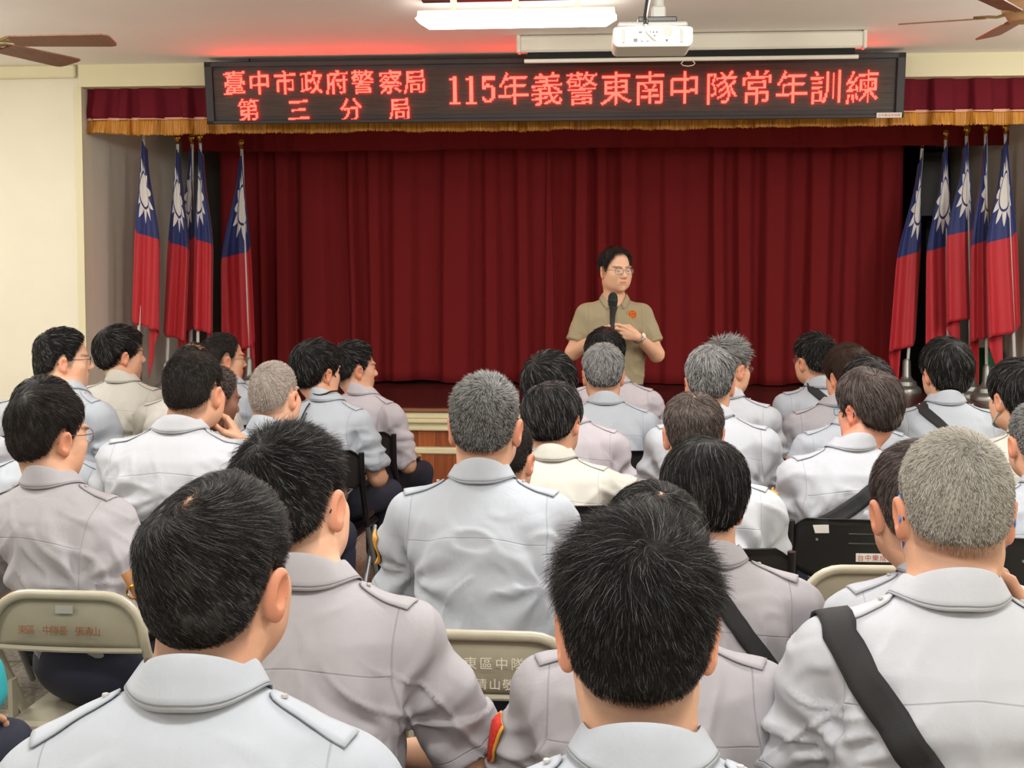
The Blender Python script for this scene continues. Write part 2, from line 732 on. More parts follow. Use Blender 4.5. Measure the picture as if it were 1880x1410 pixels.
def hair_material(name, base, grey=(.42, .41, .39), frac=.0, top=0.0, hi=.10, lo=-.06):
    """dark strands with a share FRAC of grey ones; TOP adds grey towards the crown"""
    m, nt, b = node_mat(name)
    L = nt.links
    hi_n = nt.nodes.new('ShaderNodeHairInfo')
    tc = nt.nodes.new('ShaderNodeTexCoord')
    sp = nt.nodes.new('ShaderNodeSeparateXYZ')
    L.new(tc.outputs['Object'], sp.inputs[0])
    mr = nt.nodes.new('ShaderNodeMapRange')
    mr.inputs['From Min'].default_value = lo
    mr.inputs['From Max'].default_value = hi
    mr.inputs['To Min'].default_value = frac
    mr.inputs['To Max'].default_value = frac + top
    L.new(sp.outputs['Z'], mr.inputs[0])
    df = nt.nodes.new('ShaderNodeMath')
    df.operation = 'SUBTRACT'
    L.new(mr.outputs[0], df.inputs[0])
    L.new(hi_n.outputs['Random'], df.inputs[1])
    m2 = nt.nodes.new('ShaderNodeMapRange')
    m2.inputs['From Min'].default_value = -.12
    m2.inputs['From Max'].default_value = .12
    L.new(df.outputs[0], m2.inputs[0])
    mx = nt.nodes.new('ShaderNodeMix')
    mx.data_type = 'RGBA'
    L.new(m2.outputs[0], mx.inputs[0])
    mx.inputs[6].default_value = (*base, 1)
    mx.inputs[7].default_value = (*grey, 1)
    L.new(mx.outputs[2], b.inputs['Base Color'])
    b.inputs['Roughness'].default_value = .5
    b.inputs['Specular IOR Level'].default_value = .16
    # the hair mass under the loose strands
    m3, nt3, b3 = node_mat(name + '_mass')
    tc3 = nt3.nodes.new('ShaderNodeTexCoord')
    at3 = nt3.nodes.new('ShaderNodeAttribute')
    at3.attribute_name = 'flow'
    nn = nt3.nodes.new('ShaderNodeTexNoise')
    nn.inputs['Scale'].default_value = 1.0
    nn.inputs['Detail'].default_value = 3
    nt3.links.new(at3.outputs['Vector'], nn.inputs['Vector'])
    f = min(1, frac + top * .5)
    mid = [base[i] * (1 - f) + grey[i] * f for i in range(3)]
    rp = nt3.nodes.new('ShaderNodeValToRGB')
    rp.color_ramp.elements[0].position = .35
    rp.color_ramp.elements[1].position = .7
    rp.color_ramp.elements[0].color = (*[c * .45 for c in mid], 1)
    rp.color_ramp.elements[1].color = (*[c * 1.1 for c in mid], 1)
    nt3.links.new(nn.outputs['Fac'], rp.inputs[0])
    nt3.links.new(rp.outputs[0], b3.inputs['Base Color'])
    bp3 = nt3.nodes.new('ShaderNodeBump')
    bp3.inputs['Strength'].default_value = .8
    bp3.inputs['Distance'].default_value = .004
    nt3.links.new(nn.outputs['Fac'], bp3.inputs['Height'])
    nt3.links.new(bp3.outputs[0], b3.inputs['Normal'])
    b3.inputs['Roughness'].default_value = .5
    b3.inputs['Specular IOR Level'].default_value = .3
    return m, m3


BLK, DKB, BRN = (.0075, .0065, .006), (.016, .012, .010), (.042, .022, .015)
HAIRS = {
    'black': hair_material('hair_black', BLK, frac=.02),
    'blackgrey': hair_material('hair_black_with_grey', BLK, frac=.10, grey=(.22, .215, .21)),
    'pepper': hair_material('hair_pepper_grey', (.02, .019, .018), frac=.22, top=.42, grey=(.37, .365, .355)),
    'silver': hair_material('hair_silver', (.022, .021, .020), frac=.24, top=.50, grey=(.42, .415, .405)),
    'white': hair_material('hair_white_stubble', (.30, .22, .17), frac=.35, top=.1, grey=(.52, .50, .47)),
    'sand': hair_material('hair_cropped_silver', (.075, .065, .052), frac=.55, top=.22, grey=(.52, .49, .43)),
    'brown': hair_material('hair_brown', BRN, frac=.04, grey=(.10, .06, .045)),
    'dark': hair_material('hair_dark_brown', DKB, frac=.06, grey=(.12, .10, .09)),
    'dull': hair_material('hair_dull_brown', (.03, .02, .016), frac=.2, top=.15, grey=(.20, .16, .145)),
}

# ---------------------------------------------------------------- people: heads
HEAD_TOP = .121
ZL_DEG = [0, 35, 55, 70, 80, 90, 100, 114, 126, 150, 180]
ZL_Z = [.086, .078, .040, -.016, -.020, .020, .020, -.012, -.052, -.072, -.076]


def scalp_fn(X, Y, Z):
    a = ell((0, -.010, .035), (.0735, .097, .086))[0](X, Y, Z)
    b = ell((0, -.038, -.012), (.062, .064, .072))[0](X, Y, Z)
    k = .04
    h = np.clip(.5 + .5 * (a - b) / k, 0, 1)
    return a + (b - a) * h - k * h * (1 - h)


def hairline(X, Y, Z, nape=0.0, front=0.0):
    deg = np.degrees(np.arctan2(np.abs(X), Y + .005))
    zs = np.array(ZL_Z, dtype=np.float64)
    zs[:3] += front
    zs[7:] += nape
    return Z - np.interp(deg, ZL_DEG, zs)


STYLES = {
    #          top   side  len   lift  taper  grav lump  nape  front n
    'crew':   (.010, .006, .012, .50, .050, .1, .0015, .00, .0, 1.3),
    'short':  (.018, .009, .026, .15, .045, .3, .0030, .00, .0, 1.0),
    'spiky':  (.017, .008, .026, .42, .050, .1, .0030, .00, .0, 1.1),
    'med':    (.024, .017, .042, .10, .022, .5, .0035, -.004, -.006, 1.0),
    'long':   (.026, .022, .050, .06, .012, .7, .0035, -.016, -.02, 1.0),
    'shaved': (.0025, .0020, .005, .8, .030, .0, .0003, .00, .012, .8),
    'thin':   (.015, .011, .030, .18, .045, .4, .0025, .00, .015, .9),
}


def hair_thickness(P, hs):
    """P (n,3) or broadcast triple -> thickness of the hair there (negative: bare skin)"""
    X, Y, Z = P
    top, side, ln, lift, taper, grav, lump, nape, front, nn = STYLES[hs['style']]
    s = hairline(X, Y, Z, nape + hs.get('nape', 0), front + hs.get('front', 0))
    t = side + (top - side) * sstep(-.01, .10, Z)
    fd = hs.get('fade', {'crew': .010, 'spiky': .010, 'shaved': .0}.get(hs['style'], 0.0))
    m = sstep(fd, fd + .018, s)
    t = t * (.22 + .78 * sstep(0, taper, s))
    t = -.010 + (t + .010) * m
    for (bx, by, bz, br) in hs.get('bald', ()):
        q = np.sqrt((X - bx) ** 2 + (Y - by) ** 2 + (Z - bz) ** 2) / br
        t = np.minimum(t, -.0035 + (t + .0035) * sstep(.35, 1.65, q))
    return t


def flow_field(P, whorl, swirl, grav):
    C = np.array((0, -.015, .025))
    r2 = np.array((.076, .097, .090)) ** 2
    n = (P - C) / r2
    n /= np.linalg.norm(n, axis=1)[:, None]
    f = P - whorl
    f = f - n * (f * n).sum(1)[:, None]
    f /= np.linalg.norm(f, axis=1)[:, None] + 1e-6
    f = f * cos(swirl) + np.cross(n, f) * sin(swirl)
    g = np.array((0, 0, -1.0)) - n * (-n[:, 2:3])
    f = f + g * grav * sstep(.09, .02, P[:, 2])[:, None]
    f /= np.linalg.norm(f, axis=1)[:, None] + 1e-6
    return f, n


def make_hair(parent, hs, C, Rm, depth, seed, scale=1.0):
    """a cap of hair grown from the scalp, with loose strands over it"""
    rng = np.random.default_rng(seed)
    top, side, ln, lift, taper, grav, lump, nape, front, nn = STYLES[hs['style']]
    h = float(np.clip(depth * .0012, .0028, .0055))
    g = Grid(grid1(-.115, .115, h), grid1(-.145, .125, h), grid1(-.125, .165, h))
    whorl = np.array(hs.get('whorl', (.004, -.072, .092)))
    swirl = hs.get('swirl', .35)

    def f(X, Y, Z):
        shp = np.broadcast(X, Y, Z).shape
        t = hair_thickness((X, Y, Z), hs)
        P = np.stack([np.broadcast_to(q, shp).ravel() for q in (X, Y, Z)], 1)
        d = scalp_fn(X, Y, Z)
        near = (np.abs(d).ravel() < .05)
        nzv = np.zeros(len(P))
        nzv[near] = vnoise(P[near] * 42, seed) + .6 * vnoise(P[near] * 85, seed + 3)
        t = t + lump * nzv.reshape(shp) * (t > 0)
        return d - t
    g.add(f, (-.2, -.2, -.2), (.2, .2, .2))
    V, Fs = g.nets()
    V = relax(V, Fs, 1)
    T = hair_thickness(V.T, hs)
    o = make_obj('hair', V, Fs, HAIRS[hs['col']][1], parent)
    o.location = C
    o.rotation_euler = Matrix(Rm.tolist()).to_euler()
    o.scale = (scale, scale, scale)
    fl, nn_ = flow_field(V, whorl, swirl, grav)
    # a coordinate that is stretched along the lie of the hair
    side_v = np.cross(nn_, fl)
    _, wn = flow_field(whorl[None, :] + 1e-5, whorl, 0, 0)
    e1 = np.cross(wn[0], (1, 0, 0))
    e1 /= np.linalg.norm(e1)
    e2 = np.cross(wn[0], e1)
    dw = V - whorl
    rr_ = np.linalg.norm(dw, axis=1)
    ang = np.arctan2(dw @ e2, dw @ e1) + swirl * 2 * np.exp(-rr_ / .05)
    fa = np.stack([np.cos(ang) * 34, np.sin(ang) * 34, rr_ * 14], 1)
    a = o.data.attributes.new('flow', 'FLOAT_VECTOR', 'POINT')
    a.data.foreach_set('vector', fa.astype(np.float32).ravel())
    # strands
    n = int(hs.get('n', 1.0) * nn * np.clip(21000 / depth, 2600, 24000))
    Fc = V[Fs].mean(1)
    Ft = T[Fs].mean(1)
    e1 = V[Fs[:, 1]] - V[Fs[:, 0]]
    e2 = V[Fs[:, 3]] - V[Fs[:, 0]]
    area = np.linalg.norm(np.cross(e1, e2), axis=1)
    outer = scalp_fn(Fc[:, 0], Fc[:, 1], Fc[:, 2]) > np.maximum(Ft * .4, .0004)
    w = area * outer * sstep(-.001, .006, Ft + (.002 if hs['style'] == 'shaved' else 0))
    roots = []
    if w.sum() > 0:
        k = rng.choice(len(Fs), n, p=w / w.sum())
        u, v = rng.random((2, n, 1))
        q = V[Fs[k]]
        roots.append((q[:, 0] * (1 - u) * (1 - v) + q[:, 1] * u * (1 - v) + q[:, 2] * u * v + q[:, 3] * (1 - u) * v,
                      np.clip(Ft[k] / max(side, .002), .15, 1.3), np.zeros(n)))
    ns = int(n * hs.get('sparse', .10))
    if hs.get('bald') and ns:      # the few hairs left over a thin spot, rooted in the scalp
        b = hs['bald'][0]
        D = rng.normal(size=(ns, 3))
        D = np.array(b[:3]) + D / np.linalg.norm(D, axis=1)[:, None] * b[3] * 1.1 * rng.random((ns, 1)) ** .4
        for _ in range(6):
            d = scalp_fn(D[:, 0], D[:, 1], D[:, 2])
            _, nrm = flow_field(D, whorl, 0, 0)
            D = D - nrm * d[:, None]
        keep = hairline(D[:, 0], D[:, 1], D[:, 2]) > .0
        D = D[keep]
        roots.append((D, np.full(len(D), .9), np.ones(len(D))))
    nf = int(n * .16)               # short down along the hairline, rooted in the skin
    D = rng.normal(size=(nf * 4, 3))
    D = np.array((0, -.02, .0)) + D / np.linalg.norm(D, axis=1)[:, None] * .09
    for _ in range(6):
        d = scalp_fn(D[:, 0], D[:, 1], D[:, 2])
        _, nrm = flow_field(D, whorl, 0, 0)
        D = D - nrm * d[:, None]
    sl = hairline(D[:, 0], D[:, 1], D[:, 2], nape + hs.get('nape', 0), front + hs.get('front', 0))
    D = D[(sl > -.010) & (sl < .028 + hs.get('fade', .010)) & (rng.random(len(D)) < sstep(-.010, .012, sl)) & (D[:, 2] > -.10)][:nf]
    roots.append((D, np.full(len(D), .3), np.full(len(D), 2.0)))
    P0 = np.concatenate([r[0] for r in roots])
    LT = np.concatenate([r[1] for r in roots])
    BD = np.concatenate([r[2] for r in roots])
    N = len(P0)
    npt = 5
    fl, nr = flow_field(P0, whorl, swirl, grav)
    L = ln * LT * rng.uniform(.65, 1.2, N) * hs.get('len', 1.0)
    if hs['style'] in ('crew', 'short', 'spiky', 'thin'):
        L = L * (.45 + .55 * sstep(.02, .09, P0[:, 2]))
    L = np.where(BD == 1, ln * 1.1 * rng.uniform(.6, 1.2, N), L)
    L = np.where(BD == 2, np.minimum(.009, ln * .6) * rng.uniform(.5, 1.2, N), L)
    clump = np.stack([vnoise(P0 * 70, seed + 11 + i) for i in range(3)], 1)
    jit = rng.normal(size=(N, 3)) * .22 + clump * .5
    p = P0 - nr * (.0015 * (BD < .5))[:, None]
    pts = [p]
    off = rng.uniform(.0003, .0022, N) * (1 if lift < .3 else 1.6)
    lf = np.where(BD > 0, .12, lift * hs.get('lift', 1.0) * rng.uniform(.6, 1.3, N))
    for i in range(1, npt):
        fl, nr = flow_field(p, whorl, swirl, grav)
        l = np.clip(lf * (1.15 - .75 * i / npt), 0, 1)[:, None]
        d = fl * (1 - l) + nr * l + jit * (.55 if lift > .3 else .4)
        d = d / (np.linalg.norm(d, axis=1)[:, None] + 1e-9)
        d = d - nr * np.minimum(0, (d * nr).sum(1) + (.02 if lift > .05 else 0))[:, None]
        p = p + d * (L / (npt - 1))[:, None]
        tt = np.maximum(hair_thickness(p.T, hs), 0)
        sd = scalp_fn(p[:, 0], p[:, 1], p[:, 2]) - tt - off
        p = p - nr * np.minimum(sd, 0)[:, None]
        if lift < .3:
            p = p - nr * (np.maximum(sd - .004, 0) * .5)[:, None]
        pts.append(p)
    pts = np.stack(pts, 1)
    hc = bpy.data.hair_curves.new('hair_strands')
    hc.add_curves([npt] * N)
    hc.attributes['position'].data.foreach_set('vector', pts.reshape(-1).astype(np.float32))
    rad = float(np.clip(depth * .00010, .00014, .00052)) * hs.get('rad', 1.0)
    rr = np.tile(np.array([1, 1, .9, .7, .25]) * rad, N).astype(np.float32)
    at = hc.attributes.get('radius') or hc.attributes.new('radius', 'FLOAT', 'POINT')
    at.data.foreach_set('value', rr)
    hc.materials.append(HAIRS[hs['col']][0])
    so = bpy.data.objects.new('hair_strands', hc)
    COL.objects.link(so)
    so.parent = o
    return o


def head_prims(ear=1.0, wide=1.0):
    """(primitive, blend, op) in the head's own frame: x right, y ahead, z up"""
    P = []
    P.append(((scalp_fn, (-.08, -.11, -.09), (.08, .09, .125)), 0, 'u'))
    P.append((ell((0, .028, -.030), (.063 * wide, .064, .084)), .03, 'u'))
    P.append((ell((0, .034, -.083), (.051 * wide, .050, .030)), .03, 'u'))
    P.append((ell((0, -.012, -.062), (.062 * wide, .055, .04)), .04, 'u'))
    P.append((sph((0, .079, -.098), .015), .02, 'u'))
    P.append((ell((0, .074, -.062), (.027, .022, .022)), .018, 'u'))
    for s in (-1, 1):
        P.append((ell((s * .030, .083, .027), (.026, .010, .008)), .012, 'u'))
        P.append((sph((s * .044 * wide, .054, -.022), .028), .02, 'u'))
        P.append((sph((s * .040 * wide, .040, -.058), .028), .03, 'u'))
        P.append((sph((s * .032, .104, .005), .0165), .010, 's'))
        P.append((ell((s * .032, .0765, .005), (.0135, .0135, .0125)), .003, 'u'))
        P.append((ell((s * .032, .083, .0125), (.015, .008, .0045)), .004, 'u'))
        P.append((sph((s * .0125, .099, -.031), .0082), .006, 'u'))
    P.append((cone((0, .083, .015), (0, .109, -.024), .0075, .0125), .012, 'u'))
    P.append((ell((0, .0945, -.0565), (.021, .0075, .0048)), .004, 'u'))
    P.append((ell((0, .0925, -.0660), (.018, .0075, .0055)), .004, 'u'))
    P.append((ell((0, .1020, -.0613), (.016, .010, .0010)), .002, 's'))
    for s in (-1, 1):
        a = s * R(-24)
        rot = Matrix.Rotation(-s * R(26), 3, 'Z') @ Matrix.Rotation(s * R(6), 3, 'Y') @ Matrix.Rotation(R(-10), 3, 'X')
        rot = [list(r) for r in rot]
        c = (s * (.0795 + .004 * ear), -.014, -.010)
        P.append((ell(c, (.0085, .020, .034), rot), .006, 'u'))
        P.append((ell((c[0] - s * .003, c[1] + .008, c[2] - .026), (.008, .010, .014), rot), .006, 'u'))
        P.append((ell((c[0] + s * .0085, c[1] + .004, c[2] + .002), (.0065, .0105, .021), rot), .004, 's'))
    return P


def hand_prims(W, d, n, s, curl=(.5, .6, .7, .8), thumb=.5, sc=1.0):
    """W wrist, d finger direction, n palm side, s thumb side; five fingers of their own lengths"""
    W, d, n, s = Vector(W), Vector(d).normalized(), Vector(n).normalized(), Vector(s).normalized()
    P = []
    kn = []
    for i in range(4):
        k = W + d * (.088, .092, .086, .077)[i] * sc + s * (.029 - .0195 * i) * sc
        kn.append(k)
        P.append((cone(W + s * (.016 - .010 * i) * sc + d * .012, k, .0135 * sc, .0105 * sc), .010, 'u'))
    P.append((ell(W + d * .045 * sc + n * .004, (.030 * sc, .030 * sc, .030 * sc)), .012, 'u') if False else
             (cone(W + d * .02 * sc + n * .005, W + d * .062 * sc + n * .006, .017 * sc, .019 * sc), .012, 'u'))
    for i in range(4):
        L = (.072, .080, .074, .058)[i] * sc
        p = kn[i]
        a = 0.0
        for j, fr in enumerate((.46, .30, .24)):
            a += curl[i] * (.75, 1.15, .8)[j]
            dd = d * cos(a) + n * sin(a) + s * (.10 - .07 * i) * (j == 0)
            q = p + dd.normalized() * L * fr
            r0 = (.0092, .0086, .0078)[j] * sc
            P.append((cone(p, q, r0, r0 * .9), .004, 'u'))
            p = q
    t0 = W + d * .022 * sc + s * .024 * sc + n * .006
    t1 = t0 + (d * .55 + s * (.75 - .5 * thumb) + n * (.35 + .5 * thumb)).normalized() * .042 * sc
    t2 = t1 + (d * .85 + s * (.25 - .6 * thumb) + n * (.25 + .35 * thumb)).normalized() * .030 * sc
    P.append((cone(t0, t1, .0145 * sc, .0115 * sc), .012, 'u'))
    P.append((cone(t1, t2, .0108 * sc, .0088 * sc), .005, 'u'))
    return P


SKINS = {'tan': lin((200, 150, 120)), 'pale': lin((214, 166, 136)), 'ruddy': lin((196, 134, 108)), 'dark': lin((136, 92, 72))}
# ---------------------------------------------------------------- people: the builder
def project(P):
    v = CAM_M.transposed() @ (Vector(P) - Vector((0, 0, CAM_Z)))
    d = -v.z
    return (W_PX / 2 + F_PX * v.x / d, H_PX / 2 - F_PX * (v.y / d - cam.shift_y * W_PX / F_PX), d)


T_T = [0, .2, .45, .68, .82, .92, .97, 1.0]
T_A = [.160, .162, .170, .180, .176, .120, .084, .066]
T_B = [.116, .118, .120, .120, .105, .080, .062, .050]


class Body:
    """joint positions of one person in their own frame (x right, y ahead, z up)"""
    pass


def torso_fn(B, off):
    g = B.girth

    def f(X, Y, Z):
        t = np.clip((Z - B.z0) / (B.N[2] - B.z0), 0, 1)
        a = np.interp(t, T_T, T_A) * g + off
        b = np.interp(t, T_T, T_B) * (1 + (g - 1) * 1.3) + off
        cx = B.N[0] * t ** 1.5
        cy = B.y0 + (B.N[1] - .012 - B.y0) * t - B.slump * np.sin(pi * np.clip(t, 0, 1))
        qx, qy = np.abs((X - cx) / a), np.abs((Y - cy) / b)
        r = (qx ** 2.3 + qy ** 2.3) ** (1 / 2.3)
        d = (r - 1) * np.minimum(a, b) * .92
        return np.maximum(d, np.maximum(B.z0 - Z, Z - (B.N[2] + .005)))
    return f


def torso_prims(B, off, g):
    nx, ny, nz = B.N
    m = .26 * B.girth + .03
    g.add(torso_fn(B, off), (-m, -.3, B.z0), (m, .35, nz + .02))
    for s in (-1, 1):
        S = B.sh[s]
        g.add(*cone((nx, ny - .006, nz - .052), (nx + s * .105, ny - .013, nz - .086), .040 + off, .046 + off), k=.03)
        g.add(*cone((nx + s * .08, ny - .012, nz - .086), S, .050 + off, .058 * B.arm + off), k=.035)


def sleeve_prims(B, off, g, hem=True):
    for s in (-1, 1):
        S, E = Vector(B.sh[s]), Vector(B.el[s])
        r0, r1 = .060 * B.arm, (.059 if hem else .047) * B.arm
        k = B.sleeve
        end = S + (E - S) * k
        g.add(*cone(S, S + (E - S) * (k + .15), r0 + off, r1 + off, cut=k / (k + .15)), k=.028)


def fold_field(V, B, seed):
    """depth of the cloth's folds at points V: pulls from the armpits, drapes down the back, gathers at the waist"""
    nz = B.N[2]
    out = np.zeros(len(V))
    t = (V[:, 2] - B.z0) / (nz - B.z0)
    for s in (-1, 1):
        A = np.array((B.sh[s][0] * .93, -.02, B.sh[s][2] - .125))
        d = V - A
        r = np.linalg.norm(d[:, [0, 2]], axis=1) + 1e-5
        an = np.arctan2(d[:, 2], d[:, 0] * -s)
        wob = vnoise(V * 9, seed + 5) * .8
        f = np.sin(an * 7.5 + wob + seed % 7) * np.exp(-((r - .07) / .095) ** 2) * sstep(.005, .05, r)
        out += .0062 * f
        # sleeve
        S, E = np.array(B.sh[s]), np.array(B.el[s])
        ax = (E - S) / (np.linalg.norm(E - S) + 1e-6)
        u = (V - S) @ ax
        on = sstep(.02, .07, u) * (np.sign(V[:, 0] - B.N[0]) == s)
        q = np.stack([V[:, 0] * 10, V[:, 1] * 10, u * 26], 1)
        out += .0042 * on * vnoise(q, seed + 9 + s)
    low = sstep(.72, .35, t)
    q = np.stack([V[:, 0] * 15 + vnoise(V * 6, seed) * 1.2, V[:, 1] * 5, V[:, 2] * 3.2], 1)
    out += .0075 * low * vnoise(q, seed + 1)
    q = np.stack([V[:, 0] * 4, V[:, 1] * 4, V[:, 2] * 24 + vnoise(V * 7, seed + 2) * 1.3], 1)
    out += .0060 * sstep(.42, .12, t) * vnoise(q, seed + 3)
    q = np.stack([V[:, 0] * 9 + V[:, 2] * 5, V[:, 1] * 8, V[:, 2] * 9 - V[:, 0] * 6], 1)
    out += .0036 * vnoise(q, seed + 4) * sstep(1.05, .8, t)
    cr = 1 - np.abs(vnoise(V * np.array((13, 13, 9)) + vnoise(V * 5, seed + 8)[:, None] * 1.5, seed + 6))
    out += .0040 * sstep(.72, 1.0, cr) * sstep(1.0, .75, t)
    # long creases drawn from the shoulder blades to the small of the back
    sx = np.sign(V[:, 0] - B.N[0])
    xx = np.abs(V[:, 0] - B.N[0])
    a = .75 * xx + .66 * V[:, 2]
    b = .66 * xx - .75 * V[:, 2]
    q = np.stack([a * 24 + vnoise(V * 6, seed + 12) * 1.6, b * 5.0, sx * 7], 1)
    rd = 1 - np.abs(vnoise(q, seed + 13))
    out += .0062 * sstep(.62, 1.0, rd) * sstep(.86, .6, t) * sstep(.0, .25, t)
    return out


def seam_fields(V, B):
    """signed distances to the sewn seams: yoke across the back, armholes, sleeve hems"""
    nz = B.N[2]
    dx = V[:, 0] - B.N[0]
    zy = nz - .125 - .35 * np.abs(dx) ** 1.5
    yoke = V[:, 2] - zy
    yoke = np.where(V[:, 1] < B.N[1], yoke, np.copysign(.05, yoke))
    arm = np.full(len(V), .05)
    hem = np.full(len(V), .05)
    for s in (-1, 1):
        S, E = np.array(B.sh[s]), np.array(B.el[s])
        m = np.sign(dx) == s
        a = (S[0] - B.N[0]) * s * .95 + .4 * (V[:, 2] - S[2]) ** 2 - dx * s
        a = np.where(V[:, 2] > S[2] - .17, a, np.copysign(.05, a))
        arm = np.where(m, a, arm)
        yoke = np.where(m & (a < 0), np.copysign(.05, yoke), yoke)
        ax = (E - S) / np.linalg.norm(E - S)
        u = (V - S) @ ax
        L = np.linalg.norm(E - S) * B.sleeve
        r = np.linalg.norm(V - S - u[:, None] * ax, axis=1)
        h = u - (L - .024)
        hem = np.where(m & (r < .088), h, hem)
    return np.clip(yoke, -.05, .05), np.clip(arm, -.05, .05), np.clip(hem, -.05, .05)


def set_seams(me, sm=None):
    n = len(me.vertices)
    for k, nm in enumerate(('yoke_seam', 'arm_seam', 'hem_seam')):
        float_attr(me, nm, np.full(n, .05) if sm is None else sm[k])


def scan_top(g, x, y, z1, lvl=0.0):
    zs = np.linspace(z1, z1 - .45, 150)
    d = g.sample(np.stack([np.full(150, x), np.full(150, y), zs], 1))
    k = np.nonzero(d < lvl)[0]
    return float(zs[k[0]]) if len(k) else None


def scan_back(g, x, z, y0=-.36):
    ys = np.linspace(y0, .15, 170)
    d = g.sample(np.stack([np.full(170, x), ys, np.full(170, z)], 1))
    k = np.nonzero(d < 0)[0]
    return float(ys[k[0]]) if len(k) else None


def scan_front(g, x, z, y0=.36):
    ys = np.linspace(y0, -.1, 170)
    d = g.sample(np.stack([np.full(170, x), ys, np.full(170, z)], 1))
    k = np.nonzero(d < 0)[0]
    return float(ys[k[0]]) if len(k) else None


def grad(g, P, e=.006):
    P = np.asarray(P)
    out = np.zeros_like(P)
    for a in range(3):
        q = np.zeros(3)
        q[a] = e
        out[:, a] = g.sample(P + q) - g.sample(P - q)
    return out / (np.linalg.norm(out, axis=1)[:, None] + 1e-9)


def ribbon(g, path, width, lift, name, m, parent, thick=.003, ends=None, disp=None):
    """a strap lying on the surface of g along path"""
    P = np.array(path, dtype=np.float64)
    for _ in range(3):
        n = grad(g, P)
        P = P - n * (g.sample(P) - lift)[:, None]
    t = np.gradient(P, axis=0)
    t /= np.linalg.norm(t, axis=1)[:, None] + 1e-9
    n = grad(g, P)
    sd = np.cross(t, n)
    sd /= np.linalg.norm(sd, axis=1)[:, None] + 1e-9
    cols = []
    w = np.full(len(P), width) if ends is None else np.interp(np.linspace(0, 1, len(P)), ends[0], ends[1])
    for u in (-1, -.5, 0, .5, 1):
        q = P + sd * (w * .5 * u)[:, None]
        for _ in range(2):
            nn = grad(g, q)
            q = q - nn * np.clip(g.sample(q) - lift, -.02, .006)[:, None]
        cols.append(q)
    G = np.stack(cols, 1)
    k, c = G.shape[:2]
    if disp is not None:            # ride on the folds of the cloth below
        f = np.stack([disp(G[:, j]) for j in range(c)], 1)
        f = np.maximum(f, f.mean(1, keepdims=True))
        G = G + n[:, None, :] * f[:, :, None]
    up = n[:, None, :] * thick
    V = np.concatenate([G.reshape(-1, 3), (G - up).reshape(-1, 3)])
    Fs = []
    o = k * c
    for i in range(k - 1):
        for j in range(c - 1):
            a, b_, cc, d = i * c + j, i * c + j + 1, (i + 1) * c + j + 1, (i + 1) * c + j
            Fs.append((a, b_, cc, d))
            Fs.append((o + d, o + cc, o + b_, o + a))
        for j in (0, c - 1):
            a, d = i * c + j, (i + 1) * c + j
            q = (a, d, o + d, o + a)
            Fs.append(q if j == 0 else q[::-1])
    for i in (0, k - 1):
        for j in range(c - 1):
            a, b_ = i * c + j, i * c + j + 1
            q = (a, o + a, o + b_, b_)
            Fs.append(q if i == 0 else q[::-1])
    ob = make_obj(name, V, Fs, m, parent)
    return ob, P


def make_collar(B, g, m, parent, tall=.046, spread=0.0, gap=14):
    n = 56
    nx, ny, nz = B.N
    C = B.C
    th = np.radians(np.linspace(gap, 360 - gap, n))
    tall = tall - .006
    prof = [(.0785 + spread, -.008), (.0755 + spread * .6, .006), (.0715, .022), (.0672, tall - .003), (.0648, tall + .0012),
            (.0618, tall - .003), (.0600, .015), (.0590, -.020)]
    k = len(prof)
    V = np.zeros((n, k, 3))
    nk = B.neck / .058
    for i, a in enumerate(th):
        fr = (1 + cos(a)) / 2
        for j, (r, z) in enumerate(prof):
            r = (r - .058) * (1 + .5 * fr * (j < 3)) + .058
            r *= nk
            zz = nz + .008 + z - .096 * fr
            h = max(0, z) / .15
            V[i, j] = (nx + (C[0] - nx) * h * .7 + sin(a) * r, ny - .006 + (C[1] - ny) * h * .5 + cos(a) * r * 1.04 + .012 * fr, zz)
    for _ in range(8):
        for j in (0, 1):
            P = V[:, j]
            d = g.sample(P)
            tgt = (.007, .010)[j]
            dz = (tgt - d) * .8
            if j == 0:
                P[:, 2] += np.clip(dz, -.0012, .006)
            else:
                P[:, 2] += np.clip(dz, 0, .006)
    kz = np.ones(7) / 7
    for j in (0, 1, 2):
        z = np.concatenate([V[:1, j, 2].repeat(3), V[:, j, 2], V[-1:, j, 2].repeat(3)])
        V[:, j, 2] = np.convolve(z, kz, 'valid')
    V[:, 3, 2] = np.maximum(V[:, 3, 2], V[:, 0, 2] + .026)
    V[:, 4, 2] = np.maximum(V[:, 4, 2], V[:, 3, 2] + .003)
    V[:, 1] = V[:, 0] + (V[:, 3] - V[:, 0]) * .28         # the fall hangs straight from its fold
    V[:, 2] = V[:, 0] + (V[:, 3] - V[:, 0]) * .64
    Fs = []
    for i in range(n - 1):
        for j in range(k - 1):
            Fs.append((i * k + j, i * k + j + 1, (i + 1) * k + j + 1, (i + 1) * k + j))
    P = V.reshape(-1, 3)
    o = make_obj('collar', P, Fs, m, parent)
    o.data.set_sharp_from_angle(angle=R(34))
    # seam: stitching near the fall's edge
    s = np.tile(np.array([-.0045, .0085, .02, .02, .02, .02, .02, .02]), (n, 1))
    set_seams(o.data, (s.ravel(), np.full(n * k, .05), np.full(n * k, .05)))
    md = o.modifiers.new('thickness', 'SOLIDIFY')
    md.thickness = .0016
    md.offset = 0
    return o


